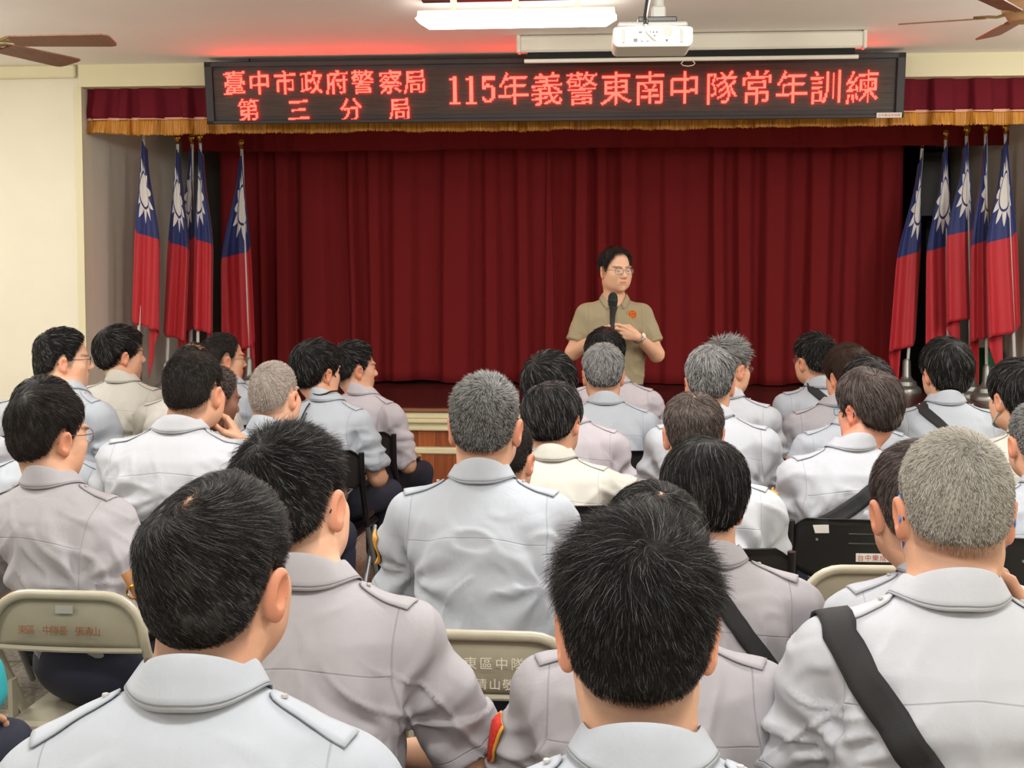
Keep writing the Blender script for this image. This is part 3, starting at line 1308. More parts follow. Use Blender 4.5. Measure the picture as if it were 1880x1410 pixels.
def make_epaulettes(B, g, m, parent, disp=None):
    nx, ny, nz = B.N
    for s in (-1, 1):
        path = []
        for u in np.linspace(0, 1, 14):
            x = nx + s * (.088 + (abs(B.sh[s][0] - nx) + .014 - .088) * u)
            y = ny - .012 + (B.sh[s][1] - ny - .004) * u
            z = scan_top(g, x, y, nz + .12)
            if z is None:
                continue
            path.append((x, y, z))
        if len(path) < 5:
            continue
        o, P = ribbon(g, path, .042, .0052, 'epaulette', m, parent, thick=.003, ends=([0, .08, .2, 1], [.012, .028, .033, .044]), disp=disp)
        set_seams(o.data)
        q = P[2]
        b = MB().lathe([(.0005, .003), (.0036, .0034), (.0043, .002), (.0043, 0)], (q[0], q[1], q[2] + .001), 14)
        b.build('button', M_BUTTON, o)


def lower_body():
    """seated legs in navy trousers, belt and shoes: one set of meshes that all seated people share"""
    g = Grid(grid1(-.26, .26, .012), grid1(-.24, .60, .012), grid1(.03, .72, .012))
    g.add(*ell((0, -.035, .560), (.176, .142, .115)))
    g.add(lambda X, Y, Z: np.maximum((np.sqrt((X / .176) ** 2 + ((Y + .03) / .135) ** 2) - 1) * .13, np.maximum(.55 - Z, Z - .655)),
          (-.2, -.2, .55), (.2, .15, .66), k=.02)
    for s in (-1, 1):
        g.add(*cone((s * .085, -.01, .535), (s * .130, .40, .515), .088, .066), k=.03)
        g.add(*cone((s * .130, .40, .512), (s * .130, .40, .09), .066, .058), k=.03)
    g.add(lambda X, Y, Z: .449 - Z + 0 * X + 0 * Y + np.where(Y > .33, -.5, 0), (-.3, -.3, 0), (.3, .6, .8), op='i')
    V, Fs = g.nets()
    N = vert_normals(V, Fs)
    q = np.stack([V[:, 0] * 12, V[:, 1] * 7, V[:, 2] * 12], 1)
    V = V + N * (.006 * vnoise(q, 3))[:, None] * (V[:, 2] > .46)[:, None]
    tr = make_obj('trousers', V, Fs, M_TROUSER)
    mb = MB()
    ring = [(.178 * cos(a), -.03 + .138 * sin(a), .648) for a in np.linspace(0, 2 * pi, 40, endpoint=False)]
    Vb, Fb = [], []
    for (x, y, z) in ring:
        for (k, dz) in ((1.0, -.017), (1.0, .017), (.97, .017), (.97, -.017)):
            Vb.append((x * k, (y + .03) * k - .03, z + dz))
    for i in range(40):
        j = (i + 1) % 40
        for k in range(4):
            l = (k + 1) % 4
            Fb.append((i * 4 + k, j * 4 + k, j * 4 + l, i * 4 + l))
    bl = make_obj('belt', Vb, Fb, M_BELT)
    shoes = []
    for s in (-1, 1):
        g = Grid(grid1(s * .13 - .07, s * .13 + .07, .007), grid1(.30, .66, .008), grid1(-.01, .14, .007))
        g.add(*cone((s * .13, .40, .045), (s * .135, .56, .035), .043, .038))
        g.add(*cone((s * .13, .40, .05), (s * .13, .40, .10), .045, .048), k=.02)
        g.add(lambda X, Y, Z: 0 - Z + 0 * X + 0 * Y, (-1, 0, -1), (1, 1, 1), op='i')
        V, Fs = g.nets()
        shoes.append(make_obj('shoe', V, Fs, M_SHOE))
    return [tr, bl] + shoes


LOWER = []


def make_glasses(parent, C, Rm, rim, kind='round', lens=True):
    g = MB()
    for s in (-1, 1):
        cx = s * .033
        if kind == 'round':
            pts = [(cx + .0225 * cos(a), .103 - .004 * abs(cos(a)) * (1 if s * cos(a) > 0 else -.2), .003 + .019 * sin(a)) for a in np.linspace(0, 2 * pi, 24, endpoint=False)]
        else:
            pts = []
            for a in np.linspace(0, 2 * pi, 28, endpoint=False):
                ca, sa = cos(a), sin(a)
                pts.append((cx + .0255 * math.copysign(abs(ca) ** .5, ca), .103 - .004 * (s * ca > 0) * abs(ca), .004 + .0155 * math.copysign(abs(sa) ** .6, sa)))
        g.tube(pts, .0012, 6, closed=True)
        g.tube([(s * .058, .098, .010), (s * .070, .085, .011), (s * .080, .045, .009), (s * .083, .0, .010), (s * .083, -.016, .006), (s * .081, -.034, -.012)], .0013, 6)
    g.tube([(-.011, .104, .008), (0, .106, .011), (.011, .104, .008)], .0012, 6)
    o = g.build('glasses', rim, parent)
    o.location = C
    o.rotation_euler = Matrix(Rm.tolist()).to_euler()
    if lens:
        for s in (-1, 1):
            l = MB()
            cx = s * .033
            ring = [(cx + (.022 if kind == 'round' else .0245) * cos(a), .1025, .0035 + (.0185 if kind == 'round' else .015) * sin(a)) for a in np.linspace(0, 2 * pi, 24, endpoint=False)]
            back = [(x, y - .001, z) for (x, y, z) in ring]
            l.add(ring + back, [tuple(range(24)), tuple(range(24, 48))[::-1]] + [(i, (i + 1) % 24, 24 + (i + 1) % 24, 24 + i) for i in range(24)])
            l.build('lens', M_LENS, o)
    return o


def make_mask(parent, C, Rm, m, loop_m):
    """a cloth mask over nose and mouth with two ear loops"""
    V, Fs = [], []
    nu, nv = 17, 9
    for i in range(nu):
        a = R(-72 + 144 * i / (nu - 1))
        for j in range(nv):
            v = j / (nv - 1)
            z = -.018 - .095 * v + .018 * abs(sin(a)) * (1 - v) * 1.2 + .024 * (abs(sin(a)) ** 2) * v
            bul = .012 * cos(a) ** 6 * sin(pi * v) + .016 * cos(a) ** 8 * (1 - v) * .6
            V.append(((.068 + bul * .3) * sin(a), .035 + (.068 + bul - .014 * v * v) * cos(a), z))
    for i in range(nu - 1):
        for j in range(nv - 1):
            Fs.append((i * nv + j, i * nv + j + 1, (i + 1) * nv + j + 1, (i + 1) * nv + j))
    o = make_obj('face_mask', V, Fs, m, parent)
    md = o.modifiers.new('thickness', 'SOLIDIFY')
    md.thickness = .002
    o.location = C
    o.rotation_euler = Matrix(Rm.tolist()).to_euler()
    for s in (-1, 1):
        t = MB().tube([(s * .066, .056, -.030), (s * .078, .030, -.006), (s * .0835, .006, .022), (s * .0845, -.014, .018), (s * .086, -.028, -.012), (s * .080, -.008, -.046), (s * .072, .030, -.074), (s * .064, .054, -.090)], .0021, 6)
        t.build('ear_loop', loop_m, o)
    return o


def build_person(p):
    seed = p.get('seed', int(abs(p['hx'] * 7 + p['ytop'] * 3)) % 997)
    d = p['d']
    ty, hy = R(p.get('tyaw', 0)), R(p.get('hyaw', 0))
    Rt = Matrix.Rotation(-ty, 3, 'Z')
    Rh = Matrix.Rotation(-hy, 3, 'Z') @ Matrix.Rotation(-R(p.get('pitch', 6)), 3, 'X') @ Matrix.Rotation(R(p.get('roll', 0)), 3, 'Y')
    st = STYLES[p['hair']['style']]
    hsc = p.get('hs', 1.0)
    Cw = at_depth(p['hx'], p['ytop'], d) - Rh @ Vector((0, -.02, HEAD_TOP + st[0] * .8)) * hsc
    Nw = Cw - Rt @ Vector((0, p.get('fwd', .058), 0))
    Nw.z = Cw.z - .108 + p.get('ndz', 0)
    px, _, dd = project(Nw)
    Nw += (CAM_M @ Vector((1, 0, 0))) * float(np.clip((p.get('sx', p['hx']) - px) / F_PX * dd, -.16, .16))
    lean = p.get('lean', .035)
    O = Nw - Rt @ Vector((p.get('side', 0.0), lean, 0))
    O.z = 0
    B = Body()
    B.N = (p.get('side', 0.0), lean, Nw.z)
    B.C = tuple(Rt.transposed() @ (Cw - O))
    B.girth, B.arm, B.neck = p.get('girth', 1.0), p.get('armw', 1.0), p.get('neck', .059)
    B.z0, B.y0, B.slump, B.sleeve, B.pleats = p.get('z0', .555), -.03, p.get('slump', .022), p.get('sleeve', .80), p.get('pleats', False)
    sw = p.get('sw', .172) * (1 + (B.girth - 1) * .6)
    nz = Nw.z
    dr = p.get('drop', .110)
    B.sh, B.el, B.wr = {}, {}, {}
    for s, k in ((-1, 'L'), (1, 'R')):
        B.sh[s] = (B.N[0] + s * sw, lean - .018, nz - dr)
        e = p.get('el' + k, (B.N[0] * .8 + s * (sw + .055), lean + .05, nz - .355))
        B.el[s] = e
        B.wr[s] = p.get('wr' + k, (s * .095, .30, .635))
    Rl = np.array(Rt.transposed() @ Rh)
    C = np.array(B.C)
    hh = float(np.clip(d * .0013, .0032, .0058)) if 'hres' not in p else p['hres']
    hb = float(np.clip(d * .0036, .009, .016))
    # ---- body
    zonesx, zonesy, zonesz = [(C[0] - .115, C[0] + .115, hh)], [(C[1] - .13, C[1] + .135, hh)], [(C[2] - .15, C[2] + .14, hh)]
    hands = []
    for s, k in ((-1, 'L'), (1, 'R')):
        W, E = Vector(B.wr[s]), Vector(B.el[s])
        hp = p.get('hand' + k)
        if hp is None:
            hp = dict(d=(-s * .35, .9, -.28), n=(0, -.25, -1), s=(-s * .9, -.4, 0), curl=(.25, .3, .35, .4), thumb=.3)
        hands.append((s, W, E, hand_prims(W, hp['d'], hp['n'], hp['s'], hp.get('curl', (.5, .6, .7, .8)), hp.get('thumb', .5)), hp.get('res')))
        if hp.get('res'):
            r = hp['res']
            zonesx.append((W.x - .12, W.x + .12, r))
            zonesy.append((W.y - .12, W.y + .14, r))
            zonesz.append((W.z - .10, W.z + .20, r))
    allx = [W.x for _, W, _, _, _ in hands] + [B.el[1][0], B.el[-1][0]]
    ally = [W.y for _, W, _, _, _ in hands] + [B.el[1][1], B.el[-1][1]]
    x0, x1 = min(allx + [B.sh[-1][0]]) - .12, max(allx + [B.sh[1][0]]) + .12
    y0, y1 = min(-.24, min(ally) - .1), max(max(ally) + .22, C[1] + .15)
    g = Grid(grid1(x0, x1, hb, zonesx), grid1(y0, y1, hb, zonesy), grid1(B.z0 - .03, C[2] + .15, hb, zonesz))
    inner = -.016
    torso_prims(B, inner, g)
    for s, W, E, hp, res in hands:
        g.add(*cone(B.sh[s], E, .046 * B.arm, .041 * B.arm), k=.03)
        g.add(*cone(E, W, .042 * B.arm, .0265), k=.02)
        for (q, k, op) in hp:
            g.add(*q, k=k, op=op)
    nb = C + Rl @ np.array((0, -.020, -.055))
    g.add(*cone((B.N[0], B.N[1] + .004, nz - .04), nb, B.neck * 1.06, B.neck * .95), k=.03)
    for (q, k, op) in head_prims(p.get('ear', 1.0), p.get('wide', 1.0)):
        g.add(*placed(q, Rl, C, hsc), k=k * hsc, op=op)
    for q in p.get('rolls', ()):        # folds of flesh across the nape
        g.add(*placed(ell(*q), Rl, C, hsc), k=.010)
    V, Fs = g.nets()
    body = make_obj('person', V, Fs, M_SKIN)
    # skin colour
    sk = np.array(SKINS[p.get('skin', 'tan')])
    H = (V - C) @ Rl / hsc
    col = np.tile(sk, (len(V), 1))

    def mix(w, c):
        nonlocal col
        col = col * (1 - w[:, None]) + np.array(c) * w[:, None]
    head = np.linalg.norm(H, axis=1) < .17
    earw = head * sstep(.073, .082, np.abs(H[:, 0])) * (np.abs(H[:, 2] + .01) < .05)
    mix(earw * .55, sk * np.array((1.08, .62, .52)))
    lip = head * sstep(.082, .088, H[:, 1]) * (np.abs(H[:, 0]) < .023) * sstep(.012, .007, np.abs(H[:, 2] + .061))
    mix(lip * .6, sk * np.array((.85, .5, .5)))
    brow = head * (H[:, 1] > .055) * sstep(.026, .020, np.abs(np.abs(H[:, 0]) - .034)) * sstep(.0065, .003, np.abs(H[:, 2] - .030 + .25 * np.abs(np.abs(H[:, 0]) - .034)))
    mix(brow * .6, (.03, .024, .02))
    r2 = np.sqrt(((np.abs(H[:, 0]) - .032) / 1.0) ** 2 + ((H[:, 2] - .003) * 3.6) ** 2)
    ey = head * (H[:, 1] > .070) * sstep(.0115, .009, r2)
    mix(ey * .4, (.36, .31, .28))
    ir = head * (H[:, 1] > .070) * sstep(.0075, .005, np.sqrt((np.abs(H[:, 0]) - .032) ** 2 + (H[:, 2] - .004) ** 2))
    mix(ir * .9 * (ey > .3), (.02, .014, .01))
    hl = hairline(H[:, 0], H[:, 1], H[:, 2], st[7] + p['hair'].get('nape', 0), st[8] + p['hair'].get('front', 0))
    bald = np.zeros(len(V))
    for (bx, by, bz, br) in p['hair'].get('bald', ()):
        q = np.linalg.norm(H - np.array((bx, by, bz)), axis=1) / br
        bald = np.maximum(bald, sstep(1.2, .8, q))
    scalp = head * sstep(-.020, .006, hl) * (H[:, 1] < .088) * (1 - earw) * (1 - .75 * bald) * sstep(-.12, -.08, H[:, 2])
    hc = {'black': .42, 'blackgrey': .42, 'dark': .45, 'brown': .5}.get(p['hair']['col'], .6)
    mix(scalp * .8, sk * np.array((hc, hc * 1.02, hc * 1.06)))
    color_attr(body.data, 'tint', col)
    body.location = O
    body.rotation_euler = (0, 0, -ty)
    tag(body, p['label'], 'person', p.get('group', 'seated men in grey uniform shirts'))
    # ---- hair
    make_hair(body, p['hair'], B.C, Rl, d, seed, hsc)
    # ---- shirt
    hs = float(np.clip(d * .0026, .006, .010))
    xe = max(abs(B.el[-1][0]), abs(B.el[1][0]), sw + abs(B.N[0]) + .05) + .1
    ye = max(.22 + lean, B.el[1][1] + .1, B.el[-1][1] + .1)
    zlo = min(B.z0 - .02, B.el[1][2] - .05, B.el[-1][2] - .05)
    gs = Grid(grid1(-xe, xe, hs), grid1(-.27, ye, hs), grid1(max(.5, zlo), max(nz + .09, B.el[1][2] + .09, B.el[-1][2] + .09), hs))
    torso_prims(B, 0.0, gs)
    sleeve_prims(B, .004, gs)
    V, Fs = gs.nets()
    V = relax(V, Fs, 2)
    sm = seam_fields(V, B)
    Nn = vert_normals(V, Fs)
    fa = p.get('folds', 1.35)
    V2 = V + Nn * (fold_field(V, B, seed) * fa)[:, None]
    disp = lambda P: fold_field(P, B, seed) * fa
    sh = make_obj('shirt', V2, Fs, SHIRTS[p.get('shirt', 'grey')], body)
    set_seams(sh.data, sm)
    make_collar(B, gs, SHIRTS[p.get('shirt', 'grey')], sh, tall=p.get('tall', .046), gap=p.get('gap', 14))
    if p.get('epaulettes', True):
        make_epaulettes(B, gs, p.get('epm', SHIRTS[p.get('shirt', 'grey')]), sh, disp)
    if p.get('patch'):
        s = -1 if p['patch'] == 'L' else 1
        S, E = Vector(B.sh[s]), Vector(B.el[s])
        pts = []
        for u in np.linspace(.16, .50, 10):
            c = S + (E - S) * float(u)
            a = c + Vector((s * .09, -.02, 0))
            q = [a + (c - a) * float(k) for k in np.linspace(0, 1, 60)]
            dd_ = gs.sample(np.array(q))
            k = np.nonzero(dd_ < 0)[0]
            if len(k):
                pts.append(tuple(q[k[0]]))
        if len(pts) > 4:
            e = ([0, .15, .6, .85, 1], [.048, .054, .054, .036, .006])
            o, _ = ribbon(gs, pts, .06, .006, 'shoulder_patch', M_GOLD, sh, thick=.003, ends=e, disp=disp)
            e2 = (e[0], [max(.004, w - .013) for w in e[1]])
            ribbon(gs, pts, .05, .0075, 'patch_field', p.get('patchm', M_RED), o, thick=.003, ends=e2, disp=disp)
    for k in range(4 if p.get('legs', True) else 0):
        c = LOWER[k].copy()
        COL.objects.link(c)
        c.parent = body
        c.rotation_euler = (0, 0, ty * .3)
    if p.get('glasses'):
        make_glasses(body, B.C, Rl, p['glasses'], p.get('gkind', 'round')).scale = (hsc,) * 3
    if p.get('mask'):
        make_mask(body, B.C, Rl, p['mask'][0], p['mask'][1]).scale = (hsc,) * 3
    for stp in p.get('straps', ()):
        path = []
        xa, xb, zb = B.N[0] + stp['a'], B.N[0] + stp['b'][0], nz + stp['b'][1]
        for y in (.07, .045, .02, -.005, -.03, -.05):
            x = xa + (xa - xb) * (.02 + y) * .25
            z = scan_top(gs, x, lean + y, nz + .12)
            if z is not None:
                path.append((x, lean + y, z))
        z1 = path[-1][2] - .012
        for u in np.linspace(0, 1, 26):
            x, z = xa + (xb - xa) * u, z1 + (zb - z1) * u
            y = scan_back(gs, x, z)
            if y is not None:
                path.append((x, y, z))
        o, _ = ribbon(gs, path, stp.get('w', .04), .0075, 'shoulder_strap', M_STRAP, None, thick=.004, disp=disp)
        o.location = O
        o.rotation_euler = (0, 0, -ty)
        tag(o, stp['label'], 'strap', 'cross-body bag straps')
    p['B'], p['O'], p['ty'], p['body'], p['gs'], p['Rl'] = B, O, -ty, body, gs, Rl
    return body
# ---------------------------------------------------------------- folding chairs
M_BEIGE = mat('beige_enamel', lin((172, 166, 146)), .32, noise=.07, nscale=14)
M_BEIGE_D = mat('beige_enamel_panel', lin((158, 152, 132)), .4, noise=.08, nscale=9)
M_GREYTUBE = mat('grey_steel_tube', lin((150, 152, 154)), .35, .6)
M_LABEL = mat('paper_label', lin((214, 212, 204)), .7)
M_LABEL_TXT = mat('label_ink', lin((52, 52, 50)), .8)
M_TXT_RED = mat('red_lettering', lin((178, 40, 34)), .7)
M_TXT_RUST = mat('worn_rust_lettering', lin((140, 80, 44)), .8)
M_TXT_WHITE = mat('worn_white_lettering', lin((224, 220, 200)), .8)
CH_Y = -.235


def arc(cx, cz, r, a0, a1, n, y):
    return [(cx + r * cos(R(a)), y, cz + r * sin(R(a))) for a in np.linspace(a0, a1, n)]


def beige_chair():
    root = empty('folding_chair', (0, 0, 0))
    top, w, rc = .785, .197, .100
    y = CH_Y
    path = [(-.195, .20, .012), (-.195, .02, .30), (-w, -.12, .50), (-w, y + .02, .64)]
    path += [(-w + rc + rc * cos(R(a)), y, top - rc + rc * sin(R(a))) for a in np.linspace(180, 90, 8)]
    path += [(w - rc + rc * cos(R(a)), y, top - rc + rc * sin(R(a))) for a in np.linspace(90, 0, 8)]
    path += [(w, y + .02, .64), (w, -.12, .50), (.195, .02, .30), (.195, .20, .012)]
    MB().tube(path, .0125, 12).build('frame', M_BEIGE, root)
    # pressed steel backrest, slightly dished
    mb = MB()
    V, Fs = [], []
    nu, nv = 21, 7
    for i in range(nu):
        u = -1 + 2 * i / (nu - 1)
        x = u * (w - .008)
        e = max(0, abs(x) - (w - rc))
        zt = top - rc + math.sqrt(max(rc * rc - e * e, 0)) - .010
        for j in range(nv):
            v = j / (nv - 1)
            z = .648 + (zt - .648) * v
            V.append((x, y + .012 - .022 * (1 - u * u) * sin(pi * min(1, v * .8 + .1)) * .8, z))
    for i in range(nu - 1):
        for j in range(nv - 1):
            Fs.append((i * nv + j, (i + 1) * nv + j, (i + 1) * nv + j + 1, i * nv + j + 1))
    n0 = len(V)
    V += [(a, b + .004, c) for (a, b, c) in V]
    Fs += [tuple(n0 + q for q in f[::-1]) for f in Fs]
    for i in range(nu - 1):
        for j in (0, nv - 1):
            a, b = i * nv + j, (i + 1) * nv + j
            Fs.append((a, n0 + a, n0 + b, b))
    bk = make_obj('backrest', V, Fs, M_BEIGE_D, root)
    MB().tube([(x, y + .008 - .012 * (1 - (x / w) ** 2), .648) for x in np.linspace(-w + .006, w - .006, 15)], .007, 8).build('backrest_rim', M_BEIGE, bk)
    s = MB().box((0, -.005, .433), (.365, .40, .030), bev=.010)
    s.build('seat', M_BEIGE, root)
    for q in (-1, 1):
        MB().tube([(q * .180, .10, .42), (q * .186, -.20, .02)], .011, 10, flat=.8).build('leg', M_BEIGE, root)
        MB().box((q * .180, -.165, .47), (.012, .03, .15)).build('hinge_plate', M_BEIGE, root)
    MB().tube([(-.185, -.13, .14), (.185, -.13, .14)], .008, 8).build('crossbar', M_BEIGE, root)
    return root


def black_chair():
    root = empty('folding_chair', (0, 0, 0))
    y = CH_Y
    V, Fs = [], []
    nu, nv = 25, 9
    w, top = .225, .81
    for i in range(nu):
        u = -1 + 2 * i / (nu - 1)
        x = u * w
        for j in range(nv):
            v = j / (nv - 1)
            zb = .655 - .060 * (1 - u * u) ** .8
            zt = top - .022 * max(0, abs(u) - .86) / .14 * 1.2
            z = zb + (zt - zb) * v
            V.append((x, y + .018 - .030 * (1 - u * u), z))
    for i in range(nu - 1):
        for j in range(nv - 1):
            Fs.append((i * nv + j, (i + 1) * nv + j, (i + 1) * nv + j + 1, i * nv + j + 1))
    n0 = len(V)
    V += [(a, b + .014, c) for (a, b, c) in V]
    Fs += [tuple(n0 + q for q in f[::-1]) for f in Fs]
    for i in range(nu - 1):
        for j in (0, nv - 1):
            a, b = i * nv + j, (i + 1) * nv + j
            Fs.append((a, n0 + a, n0 + b, b))
    for j in range(nv - 1):
        for i in (0, nu - 1):
            a, b = i * nv + j, i * nv + j + 1
            Fs.append((a, b, n0 + b, n0 + a))
    bk = make_obj('backrest', V, Fs, M_BLACK, root)
    for z in (.765, .735):
        MB().tube([(x, y - .0125 + .030 * (x / w) ** 2, z) for x in np.linspace(-.06, .10, 9)], .0035, 6).build('vent_rib', M_BLACK, bk)
    for x, z in ((.02, .785), (-.155, .745)):
        MB().lathe([(.004, -.003), (.004, .003)], (x, y - .012 + .030 * (x / w) ** 2, z), 10, 'y').build('screw', M_GREYTUBE, bk)
    for q in (-1, 1):
        MB().tube([(q * .232, y + .022, .80), (q * .232, y + .03, .66), (q * .225, -.10, .46)], .0125, 10).build('upright', M_BLACK, root)
        MB().tube([(q * .225, -.10, .46), (q * .215, .20, .012)], .0115, 10).build('leg', M_GREYTUBE, root)
        MB().tube([(q * .205, .10, .42), (q * .215, -.24, .012)], .0115, 10).build('leg', M_GREYTUBE, root)
        MB().box((q * .218, -.06, .50), (.018, .16, .035), bev=.008).build('hinge_bracket', M_BLACK, root)
    MB().box((0, .0, .430), (.40, .40, .036), bev=.014).build('seat', M_BLACK, root)
    return root


CHAIRS = {}


def chair_for(p, kind, label):
    if kind not in CHAIRS:
        c = CHAIRS[kind] = beige_chair() if kind == 'beige' else black_chair()
    else:
        c = copy_tree(CHAIRS[kind])
    c.location = p['O']
    c.rotation_euler = (0, 0, p['ty'] * .2)
    tag(c, label, 'chair', 'beige metal folding chairs' if kind == 'beige' else 'black folding chairs')
    return c
# ---------------------------------------------------------------- the hall and the stage
Y1, Y2, STAGE = 8.6, 10.38, .613
XL, XR = on_y(152, 400, Y1).x, on_y(1965, 400, Y1).x
Z_LINT = on_y(700, 154, Y1).z
M_CREAM = mat('cream_paint', lin((233, 227, 207)), .75, noise=.02, nscale=3, bump=.05, bscale=60)
M_CREAM2 = mat('cream_gloss_trim', lin((222, 214, 178)), .45)
M_CEIL = mat('ceiling_paint', lin((247, 243, 237)), .85, noise=.02, nscale=2)
M_STAGEWALL = mat('stage_wall_paint', lin((230, 222, 208)), .8)
M_SHADEWALL = mat('backstage_wall_in_shade', lin((46, 42, 40)), .9)  # backstage gloom put into the wall's colour, dark where no light reaches
M_GROOVE = mat('dark_groove', lin((40, 34, 28)), .8)


def floor_material():
    m, nt, b = node_mat('speckled_floor_tiles')
    L = nt.links
    tc = nt.nodes.new('ShaderNodeTexCoord')
    n = nt.nodes.new('ShaderNodeTexNoise')
    n.inputs['Scale'].default_value = 60
    n.inputs['Detail'].default_value = 6
    L.new(tc.outputs['Object'], n.inputs['Vector'])
    rp = nt.nodes.new('ShaderNodeValToRGB')
    rp.color_ramp.elements[0].position = .35
    rp.color_ramp.elements[0].color = (*lin((122, 114, 104)), 1)
    rp.color_ramp.elements[1].position = .65
    rp.color_ramp.elements[1].color = (*lin((178, 170, 158)), 1)
    L.new(n.outputs['Fac'], rp.inputs[0])
    br = nt.nodes.new('ShaderNodeTexBrick')
    br.offset = 0
    br.inputs['Scale'].default_value = 1.0
    br.inputs['Brick Width'].default_value = .3
    br.inputs['Row Height'].default_value = .3
    br.inputs['Mortar Size'].default_value = .004
    br.inputs['Mortar'].default_value = (*lin((96, 88, 78)), 1)
    L.new(tc.outputs['Object'], br.inputs['Vector'])
    L.new(rp.outputs[0], br.inputs['Color1'])
    L.new(rp.outputs[0], br.inputs['Color2'])
    L.new(br.outputs[0], b.inputs['Base Color'])
    b.inputs['Roughness'].default_value = .35
    return m


def plank_material(name, c0, c1, width=.16, rough=.4, axis='x', gap=(30, 16, 10)):
    """boards with grain along one axis and a dark joint between them"""
    m, nt, b = node_mat(name)
    L = nt.links
    tc = nt.nodes.new('ShaderNodeTexCoord')
    sp = nt.nodes.new('ShaderNodeSeparateXYZ')
    L.new(tc.outputs['Object'], sp.inputs[0])
    dv = nt.nodes.new('ShaderNodeMath')
    dv.operation = 'DIVIDE'
    dv.inputs[1].default_value = width
    L.new(sp.outputs['X' if axis == 'x' else 'Y'], dv.inputs[0])
    fl = nt.nodes.new('ShaderNodeMath')
    fl.operation = 'FLOOR'
    L.new(dv.outputs[0], fl.inputs[0])
    fr = nt.nodes.new('ShaderNodeMath')
    fr.operation = 'FRACT'
    L.new(dv.outputs[0], fr.inputs[0])
    wn = nt.nodes.new('ShaderNodeTexWhiteNoise')
    wn.noise_dimensions = '1D'
    L.new(fl.outputs[0], wn.inputs['W'])
    mp = nt.nodes.new('ShaderNodeMapping')
    mp.inputs['Scale'].default_value = (38, 38, 3) if axis == 'x' else (3, 40, 3)
    L.new(tc.outputs['Object'], mp.inputs[0])
    ad = nt.nodes.new('ShaderNodeVectorMath')
    ad.operation = 'ADD'
    L.new(mp.outputs[0], ad.inputs[0])
    L.new(wn.outputs['Color'], ad.inputs[1])
    n = nt.nodes.new('ShaderNodeTexNoise')
    n.inputs['Scale'].default_value = 1
    n.inputs['Detail'].default_value = 5
    L.new(ad.outputs[0], n.inputs['Vector'])
    av = nt.nodes.new('ShaderNodeMath')
    av.operation = 'MULTIPLY_ADD'
    av.inputs[1].default_value = .55
    L.new(wn.outputs['Value'], av.inputs[0])
    L.new(n.outputs['Fac'], av.inputs[2])
    rp = nt.nodes.new('ShaderNodeValToRGB')
    rp.color_ramp.elements[0].position = .35
    rp.color_ramp.elements[0].color = (*lin(c0), 1)
    rp.color_ramp.elements[1].position = 1.0
    rp.color_ramp.elements[1].color = (*lin(c1), 1)
    L.new(av.outputs[0], rp.inputs[0])
    gt = nt.nodes.new('ShaderNodeMath')
    gt.operation = 'LESS_THAN'
    gt.inputs[1].default_value = .02
    L.new(fr.outputs[0], gt.inputs[0])
    mx = nt.nodes.new('ShaderNodeMix')
    mx.data_type = 'RGBA'
    L.new(gt.outputs[0], mx.inputs[0])
    L.new(rp.outputs[0], mx.inputs[6])
    mx.inputs[7].default_value = (*lin(gap), 1)
    L.new(mx.outputs[2], b.inputs['Base Color'])
    b.inputs['Roughness'].default_value = rough
    return m


M_FLOOR = floor_material()
M_PLANK = plank_material('red_brown_boards', (104, 48, 22), (172, 94, 48), .125)
M_STAGEFLOOR = plank_material('dark_stage_boards', (52, 24, 22), (88, 44, 40), .09, .33, axis='y', gap=(24, 10, 10))


def struct(name, mb, m):
    o = mb.build(name, m, smooth=False)
    tag(o, kind='structure')
    return o


RX0, RX1, RY0, RY1 = -5.6, 5.4, -4.2, 12.6
struct('floor', MB().box(((RX0 + RX1) / 2, (RY0 + Y1 + .3) / 2, -.05), (RX1 - RX0, Y1 + .3 - RY0, .1)), M_FLOOR)
struct('ceiling', MB().box(((RX0 + RX1) / 2, (RY0 + RY1) / 2, CEIL + .05), (RX1 - RX0, RY1 - RY0, .1)), M_CEIL)
struct('wall_left', MB().box((RX0 - .06, (RY0 + RY1) / 2, 1.5), (.12, RY1 - RY0, 3.0)), M_CREAM)
struct('wall_right', MB().box((RX1 + .06, (RY0 + RY1) / 2, 1.5), (.12, RY1 - RY0, 3.0)), M_CREAM)
struct('wall_back', MB().box(((RX0 + RX1) / 2, RY0 - .06, 1.5), (RX1 - RX0, .12, 3.0)), M_CREAM)
struct('wall_front_left', MB().box(((RX0 + XL) / 2, Y1 + .09, 1.5), (XL - RX0, .18, 3.0)), M_CREAM)
struct('wall_front_right', MB().box(((RX1 + XR) / 2, Y1 + .09, 1.5), (RX1 - XR, .18, 3.0)), M_CREAM)
struct('wall_front_top', MB().box(((XL + XR) / 2, Y1 + .07, (Z_LINT + CEIL) / 2), (XR - XL, .20, CEIL - Z_LINT)), M_CREAM2)
struct('wall_stage_left', MB().box((XL - .06, (Y1 + .18 + RY1) / 2, 1.5), (.12, RY1 - Y1 - .18, 3.0)), M_STAGEWALL)
struct('wall_stage_right', MB().box((XR + .06, (Y1 + .18 + RY1) / 2, 1.5), (.12, RY1 - Y1 - .18, 3.0)), M_STAGEWALL)
struct('wall_stage_back', MB().box(((XL + XR) / 2, RY1 - .06, 1.5), (XR - XL, .12, 3.0)), M_SHADEWALL)
struct('floor_stage', MB().box(((XL + XR) / 2, (Y1 - .03 + RY1) / 2, STAGE - .04), (XR - XL, RY1 - Y1 + .03, .08)), M_STAGEFLOOR)
zt = on_y(60, 148, Y1).z
struct('trim_1', MB().box(((RX0 + XL - .02) / 2, Y1 - .025, (zt + CEIL) / 2 + .005), (XL - RX0 - .02, .05, CEIL - zt - .01), bev=.01), M_CREAM2)
